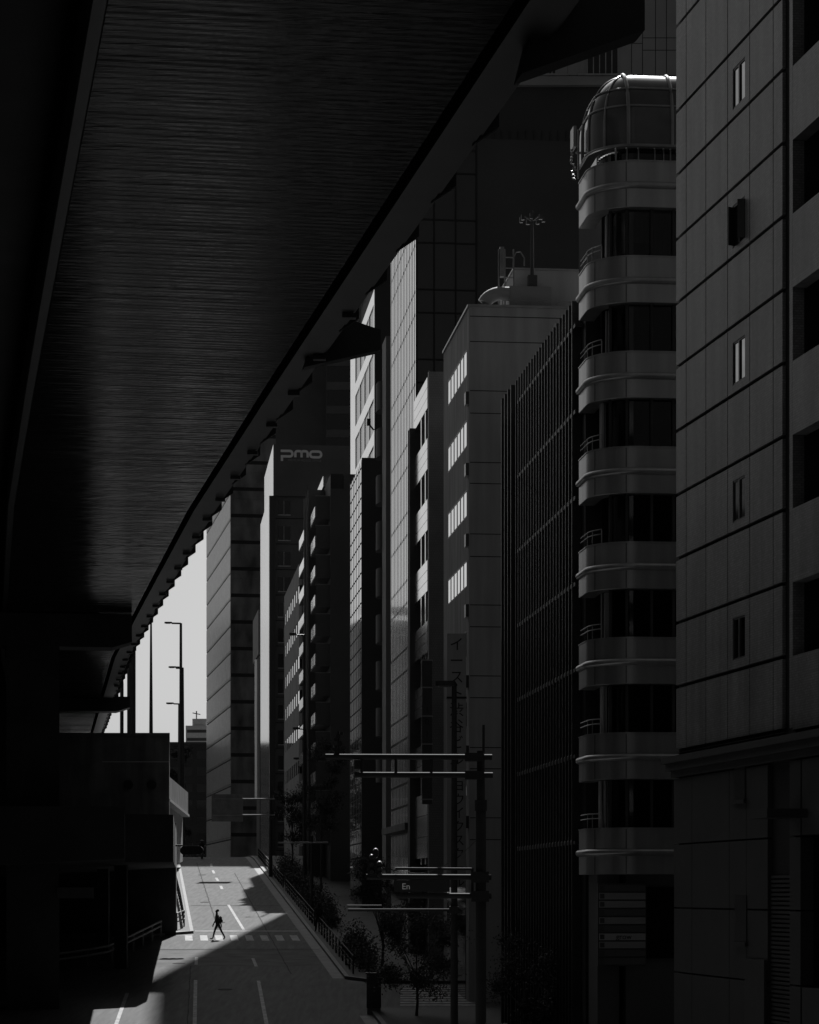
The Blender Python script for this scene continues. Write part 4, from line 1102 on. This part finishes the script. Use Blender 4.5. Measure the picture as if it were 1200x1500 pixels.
# ------------------------------------------------------------------ people
def skin_body(name, joints, edges_, m, parent, sub=2):
    me = bpy.data.meshes.new(name); me.from_pydata([j[0] for j in joints], edges_, [])
    o = bpy.data.objects.new(name, me); COL.objects.link(o)
    o.modifiers.new('s', 'SKIN'); 
    for i, j in enumerate(joints):
        sv = me.skin_vertices[0].data[i]; r = j[1]; sv.radius = r if isinstance(r, tuple) else (r, r); sv.use_root = (i == 0)
    sd = o.modifiers.new('d', 'SUBSURF'); sd.levels = sub; sd.render_levels = sub
    dg = bpy.context.evaluated_depsgraph_get(); m2 = bpy.data.meshes.new_from_object(o.evaluated_get(dg))
    bpy.data.objects.remove(o); m2.materials.clear(); m2.materials.append(M[m]); m2.shade_smooth()
    r = bpy.data.objects.new(name, m2); COL.objects.link(r); r.parent = parent; return r
def walker(label, loc, rotz, sc=1., bag=True):
    # local +X is the walking direction; joints read off the silhouette
    t = thing('person', label, 'person', loc, rotz); t.scale = (sc, sc, sc)
    J_ = [((-.03,0,.86), .12), ((0,0,1.05), (.12,.15)), ((.02,0,1.27), (.12,.18)), ((.03,0,1.40), (.07,.08)), ((.035,0,1.47), .055), ((.03,0,1.56), (.085,.075)), ((.035,0,1.66), (.075,.07)),
          ((.0,.1,.84), .09), ((.15,.09,.47), .06), ((.24,.09,.10), .04), ((.27,.09,.05), .042), ((.42,.09,.05), .03),
          ((-.05,-.1,.84), .09), ((-.22,-.09,.46), .06), ((-.40,-.09,.14), .042), ((-.41,-.09,.08), .042), ((-.31,-.09,.02), .03),
          ((.02,.2,1.34), .06), ((-.14,.24,1.08), .045), ((-.22,.22,.86), .035), ((-.25,.22,.76), (.035,.02)),
          ((.03,-.2,1.34), .06), ((.12,-.24,1.07), .045), ((.22,-.22,.88), .035), ((.26,-.22,.79), (.035,.02))]
    E_ = [(0,1),(1,2),(2,3),(3,4),(4,5),(5,6),(0,7),(7,8),(8,9),(9,10),(10,11),(0,12),(12,13),(13,14),(14,15),(15,16),(2,17),(17,18),(18,19),(19,20),(2,21),(21,22),(22,23),(23,24)]
    # five fingers on each hand
    for hb, sgn in ((20, 1), (24, -1)):
        hx, hy, hz_ = J_[hb][0]
        for k in range(5):
            dx = (-.022+.012*k) if k < 4 else .035; ln_ = (.06, .075, .08, .068, .045)[k]
            J_.append(((hx+dx, hy, hz_-.03 if k < 4 else hz_+.01), .009)); a_ = len(J_)-1
            J_.append(((hx+dx*1.1+.012, hy-.01*sgn, hz_-.03-ln_*.6 if k < 4 else hz_-.02), .008)); J_.append(((hx+dx+.02, hy-.02*sgn, hz_-.03-ln_ if k < 4 else hz_-.05), .006))
            E_ += [(hb, a_), (a_, a_+1), (a_+1, a_+2)]
    J_.append(((.125, 0, 1.565), .012)); E_.append((5, len(J_)-1))      # nose
    body = skin_body('body', J_, E_, 'cloth', t)
    hm = skin_body('hair', [((.02,0,1.69), (.085,.08)), ((-.03,0,1.62), (.075,.085)), ((-.045,0,1.54), (.05,.07))], [(0,1),(1,2)], 'hair', body)
    skin_body('jacket', [((.0,0,.93), (.15,.18)), ((.0,0,1.1), (.145,.19)), ((.01,0,1.3), (.14,.2)), ((.03,0,1.41), (.08,.1))], [(0,1),(1,2),(2,3)], 'cloth', body)
    return t
wx = GX(318.5, 137.2)
walker('person in dark clothes striding over the sunlit zebra crossing', (wx, 137.2, rz(137.2)+.03), pi, 1.0)
bp = thing('backpack', 'dark backpack worn by the person on the zebra crossing', 'backpack', (wx+.17, 137.2, rz(137.2)+1.13))
MB().box(-.08, .09, -.15, .15, -.2, .2).build('bag', 'cloth', bp, bevel=.05)
MB().box(.091, .13, -.1, .1, -.15, .02).build('pocket', 'cloth', bp, bevel=.02)
walker('person standing in shade behind the corner guard rail', (GX(459, 141)+.3, 141, rz(141)+.14), radians(110), 1.0)
# motorbike with rider on the crest
dM = 222; mx = GX(296, dM)
mt = thing('motorbike', 'small motorbike approaching over the crest with a shiny headlamp', 'motorbike', (mx, dM, rz(dM)+.03))
def wheel(y):
    mb = MB(); ring = [(0, y+.27*cos(2*pi*k/20), .29+.27*sin(2*pi*k/20)) for k in range(21)]; mb.tube(ring, .055, 8); w = mb.build('wheel', 'black_metal', mt, smooth=True)
    MB().tube([(-.05, y, .29), (.05, y, .29)], .12, 12).build('hub', 'grey_metal', w)
wheel(-.62); wheel(.62)
skin_body('fairing', [((0,-.45,.75), (.16,.2)), ((0,0,.7), (.15,.16)), ((0,.5,.78), (.12,.1))], [(0,1),(1,2)], 'steel_dark', mt)
MB().tube([(0,-.62,.29),(0,-.42,.95)], .06, 8).build('fork', 'grey_metal', mt); MB().tube([(-.36,-.35,1.0),(.36,-.35,1.0)], .025, 8).build('handlebar', 'black_metal', mt)
MB().tube([(0,-.56,.85),(0,-.64,.85)], .12, 16).build('headlight', 'rail', mt, smooth=True)
for s in (-1, 1): MB().box(s*.3-.06, s*.3+.06, -.36, -.34, 1.12, 1.2).build('mirror', 'grey_metal', mt)
rd = thing('person', 'helmeted rider in dark clothes seated on the motorbike', 'person', (mx, dM, rz(dM)+.03))
bd = skin_body('body', [((0,.2,.88), .15), ((0,.1,1.15), (.17,.13)), ((0,.0,1.38), (.2,.12)), ((0,-.04,1.5), .06), ((0,-.06,1.62), .09),
    ((.13,.1,.84), .09), ((.22,-.2,.72), .07), ((.2,-.05,.35), .05), ((.2,-.2,.3), .04), ((-.13,.1,.84), .09), ((-.22,-.2,.72), .07), ((-.2,-.05,.35), .05), ((-.2,-.2,.3), .04),
    ((.22,0,1.36), .06), ((.33,-.12,1.15), .05), ((.33,-.34,1.02), .035), ((-.22,0,1.36), .06), ((-.33,-.12,1.15), .05), ((-.33,-.34,1.02), .035)],
    [(0,1),(1,2),(2,3),(3,4),(0,5),(5,6),(6,7),(7,8),(0,9),(9,10),(10,11),(11,12),(2,13),(13,14),(14,15),(2,16),(16,17),(17,18)], 'cloth', rd)
hl = skin_body('helmet', [((0,-.06,1.58), .12), ((0,-.05,1.68), .13)], [(0,1)], 'grey_metal', bd)

# ------------------------------------------------------------------ trees
def tree(label, x, d, base, h0, h1, rad, n=2600, leaf=.14, seed=1, group='street trees'):
    rnd = random.Random(seed); t = thing('street_tree', label, 'tree', (x, d, rz(d)), 0, group)
    tr = MB(); tr.tube([(0,0,0), (.05,0,h0*.6), (.0,.05,h0+(h1-h0)*.5)], [base, base*.7, base*.3], 8)
    tips = []
    for k in range(14):
        a = rnd.random()*2*pi; z0 = h0*.7+(h1-h0)*.4*rnd.random(); r = rad*(.4+.6*rnd.random()); z1 = h0+(h1-h0)*rnd.random()
        tip = Vector((r*cos(a), r*sin(a), z1)); tr.tube([(0,0,z0), tuple(tip*.5+Vector((0,0,z0*.5))), tuple(tip)], [base*.35, base*.2, .012], 5); tips.append(tip)
    tr.build('trunk', 'bark', t)
    lm = MB(); vs = []; fs = []
    cl = [(tp_+Vector((rnd.gauss(0,.25), rnd.gauss(0,.25), rnd.gauss(0,.25)))*rad*.5, rad*rnd.uniform(.18,.4)) for tp_ in tips for _ in range(3)]
    for k in range(n):
        c, r = rnd.choice(cl); p = c+Vector((rnd.gauss(0,1), rnd.gauss(0,1), rnd.gauss(0,.8)))*r*.6
        if p.z < h0*.6: continue
        u = Vector((rnd.gauss(0,1), rnd.gauss(0,1), rnd.gauss(0,1))).normalized(); w = u.orthogonal().normalized(); s = leaf*rnd.uniform(.6,1.3); i = len(vs)
        vs += [p-u*s, p+w*s*.45, p+u*s, p-w*s*.45]; fs.append((i, i+1, i+2, i+3))
    lm.add(vs, fs); lm.build('crown', 'leaf', t); return t
tree('small leafy street tree at the side street corner', GX(610, 100), 100, .07, 1.2, 4.0, 1.5, 9000, .06, 2)
tree('bushy street tree just beyond the corner guard rail', GX(560, 122), 122, .09, 1.6, 5.2, 1.4, 8000, .06, 3)
tree('thin street tree before the balcony building', GX(470, 175), 175, .1, 4.5, 11., 1.5, 6000, .08, 4)
tree('street tree near the crest guard rail', GX(428, 200), 200, .1, 2.5, 6.5, 1.5, 5000, .09, 5)
tree('street tree beside the black ribbed building', GX(770, 84), 84, .09, 1.0, 4.2, 1.2, 8000, .05, 6)
tree('hilltop tree between abutment and lamp posts', GX(254, 372), 372, .3, 3, 18.5, 2.2, 1800, .35, 8, None)

# hedges along the climbing pavement
def hedge(label, d0, d1, off, wd, ht, seed):
    rnd = random.Random(seed); t = thing('hedge', label, 'hedge', (Xk(d0)+off, d0, rz(d0)), 0, 'hedges behind the guard rail'); vs = []; fs = []
    for k in range(int((d1-d0)*420)):
        y = rnd.uniform(0, d1-d0); f = rnd.random(); x = rnd.gauss(0, wd*.3); z = (rz(d0+y)-rz(d0))+.1+abs(rnd.gauss(.6, .35))*ht*(.8+.3*sin(y*1.7+seed))
        p = Vector((x-.1045*y, y, z)); u = Vector((rnd.gauss(0,1), rnd.gauss(0,1), rnd.gauss(0,1))).normalized(); w_ = u.orthogonal().normalized(); q = .075*rnd.uniform(.6, 1.3); i = len(vs)
        vs += [p-u*q, p+w_*q*.5, p+u*q, p-w_*q*.5]; fs.append((i, i+1, i+2, i+3))
    MB().add(vs, fs).build('foliage', 'leaf', t)
    st = MB()
    for k in range(int((d1-d0)/1.5)): y = .5+1.5*k; z = rz(d0+y)-rz(d0); st.tube([(-.1045*y, y, z), (-.1045*y+.05, y, z+ht*.8)], .02, 5)
    st.build('stem', 'bark', t)
hedge('low dark hedge nearest the side street corner', 117.5, 129, 1.3, 1.0, 1.2, 1)
hedge('low dark hedge beside the standing person', 143, 163, 1.4, 1.0, 1.3, 2)
hedge('low dark hedge on the steep part of the pavement', 166, 196, 1.4, 1.1, 1.4, 3)
# overhead wires from the gantry
ow = thing('overhead_wire', 'thin sagging wire from the gantry pole across to the white banded building', 'wire', V(704, 1225, dG))
a_ = Vector(V(704, 1225, dG)); b_ = Vector(V(580, 1268, 118)); pts = []
for k in range(13):
    f = k/12; p = a_.lerp(b_, f)-a_; p.z -= .7*4*f*(1-f); pts.append(tuple(p))
MB().tube(pts, .018, 5).build('wire', 'steel_dark', ow)
# roadside boxes at the corner
cb = thing('control_cabinet', 'dark roadside control cabinet at the side street corner', 'cabinet', (GX(548, 102), 101.5, rz(102)+.14))
MB().box(-.3, .3, 0, .5, .1, 1.5).build('cabinet', 'steel_dark', cb, bevel=.02); MB().box(-.34, .34, -.04, .54, 1.502, 1.56).build('lid', 'steel_dark', cb); MB().box(-.28, .28, .02, .48, -.14, .099).build('plinth', 'concrete', cb)
cb = thing('control_cabinet', 'grey upright cabinet by the foot of the black gantry pole', 'cabinet', (GX(727, 73), 72.5, .14))
MB().box(-.3, .3, 0, .45, .08, 1.9).build('cabinet', 'steel_dark', cb, bevel=.02); MB().box(-.33, .33, -.03, .48, 1.902, 1.95).build('lid', 'pole', cb); MB().box(-.28, .28, .02, .43, -.14, .079).build('plinth', 'concrete', cb)

# ------------------------------------------------------------------ light, sky, camera
AZ, EL = radians(5.9), radians(46.5)
w = bpy.data.worlds.new("World"); sc.world = w; w.use_nodes = True
nt = w.node_tree; bg = nt.nodes['Background']
sky = nt.nodes.new('ShaderNodeTexSky'); sky.sky_type = 'NISHITA'; sky.sun_disc = False
sky.sun_elevation = EL; sky.sun_rotation = AZ; sky.air_density = 0.5; sky.dust_density = 3.2; sky.ozone_density = 1.0
sp = nt.nodes.new('ShaderNodeSeparateColor'); nt.links.new(sky.outputs[0], sp.inputs[0]); nt.links.new(sp.outputs[0], bg.inputs[0])
bg.inputs[1].default_value = .05
sl_ = bpy.data.lights.new('sun', 'SUN'); sl_.energy = 5.0; sl_.angle = radians(.6); so = bpy.data.objects.new('sun', sl_); COL.objects.link(so)
s = Vector((sin(AZ)*cos(EL), cos(AZ)*cos(EL), sin(EL))); so.rotation_euler = (-s).to_track_quat('-Z', 'Y').to_euler(); so.location = s*300
cd = bpy.data.cameras.new('camera'); cam = bpy.data.objects.new('camera', cd); COL.objects.link(cam)
cam.location = (0, 0, EZ); cam.rotation_euler = (pi/2, 0, 0); cd.sensor_fit = 'HORIZONTAL'; cd.sensor_width = 36; cd.lens = F/1200*36
cd.shift_y = (EY-750)/1200; cd.clip_start = .5; cd.clip_end = 6000; sc.camera = cam
vs_ = sc.view_settings; vs_.view_transform = 'Standard'; vs_.look = 'None'; vs_.gamma = 1; vs_.exposure = 0.52
sc.cycles.max_bounces = 6; sc.cycles.use_denoising = True
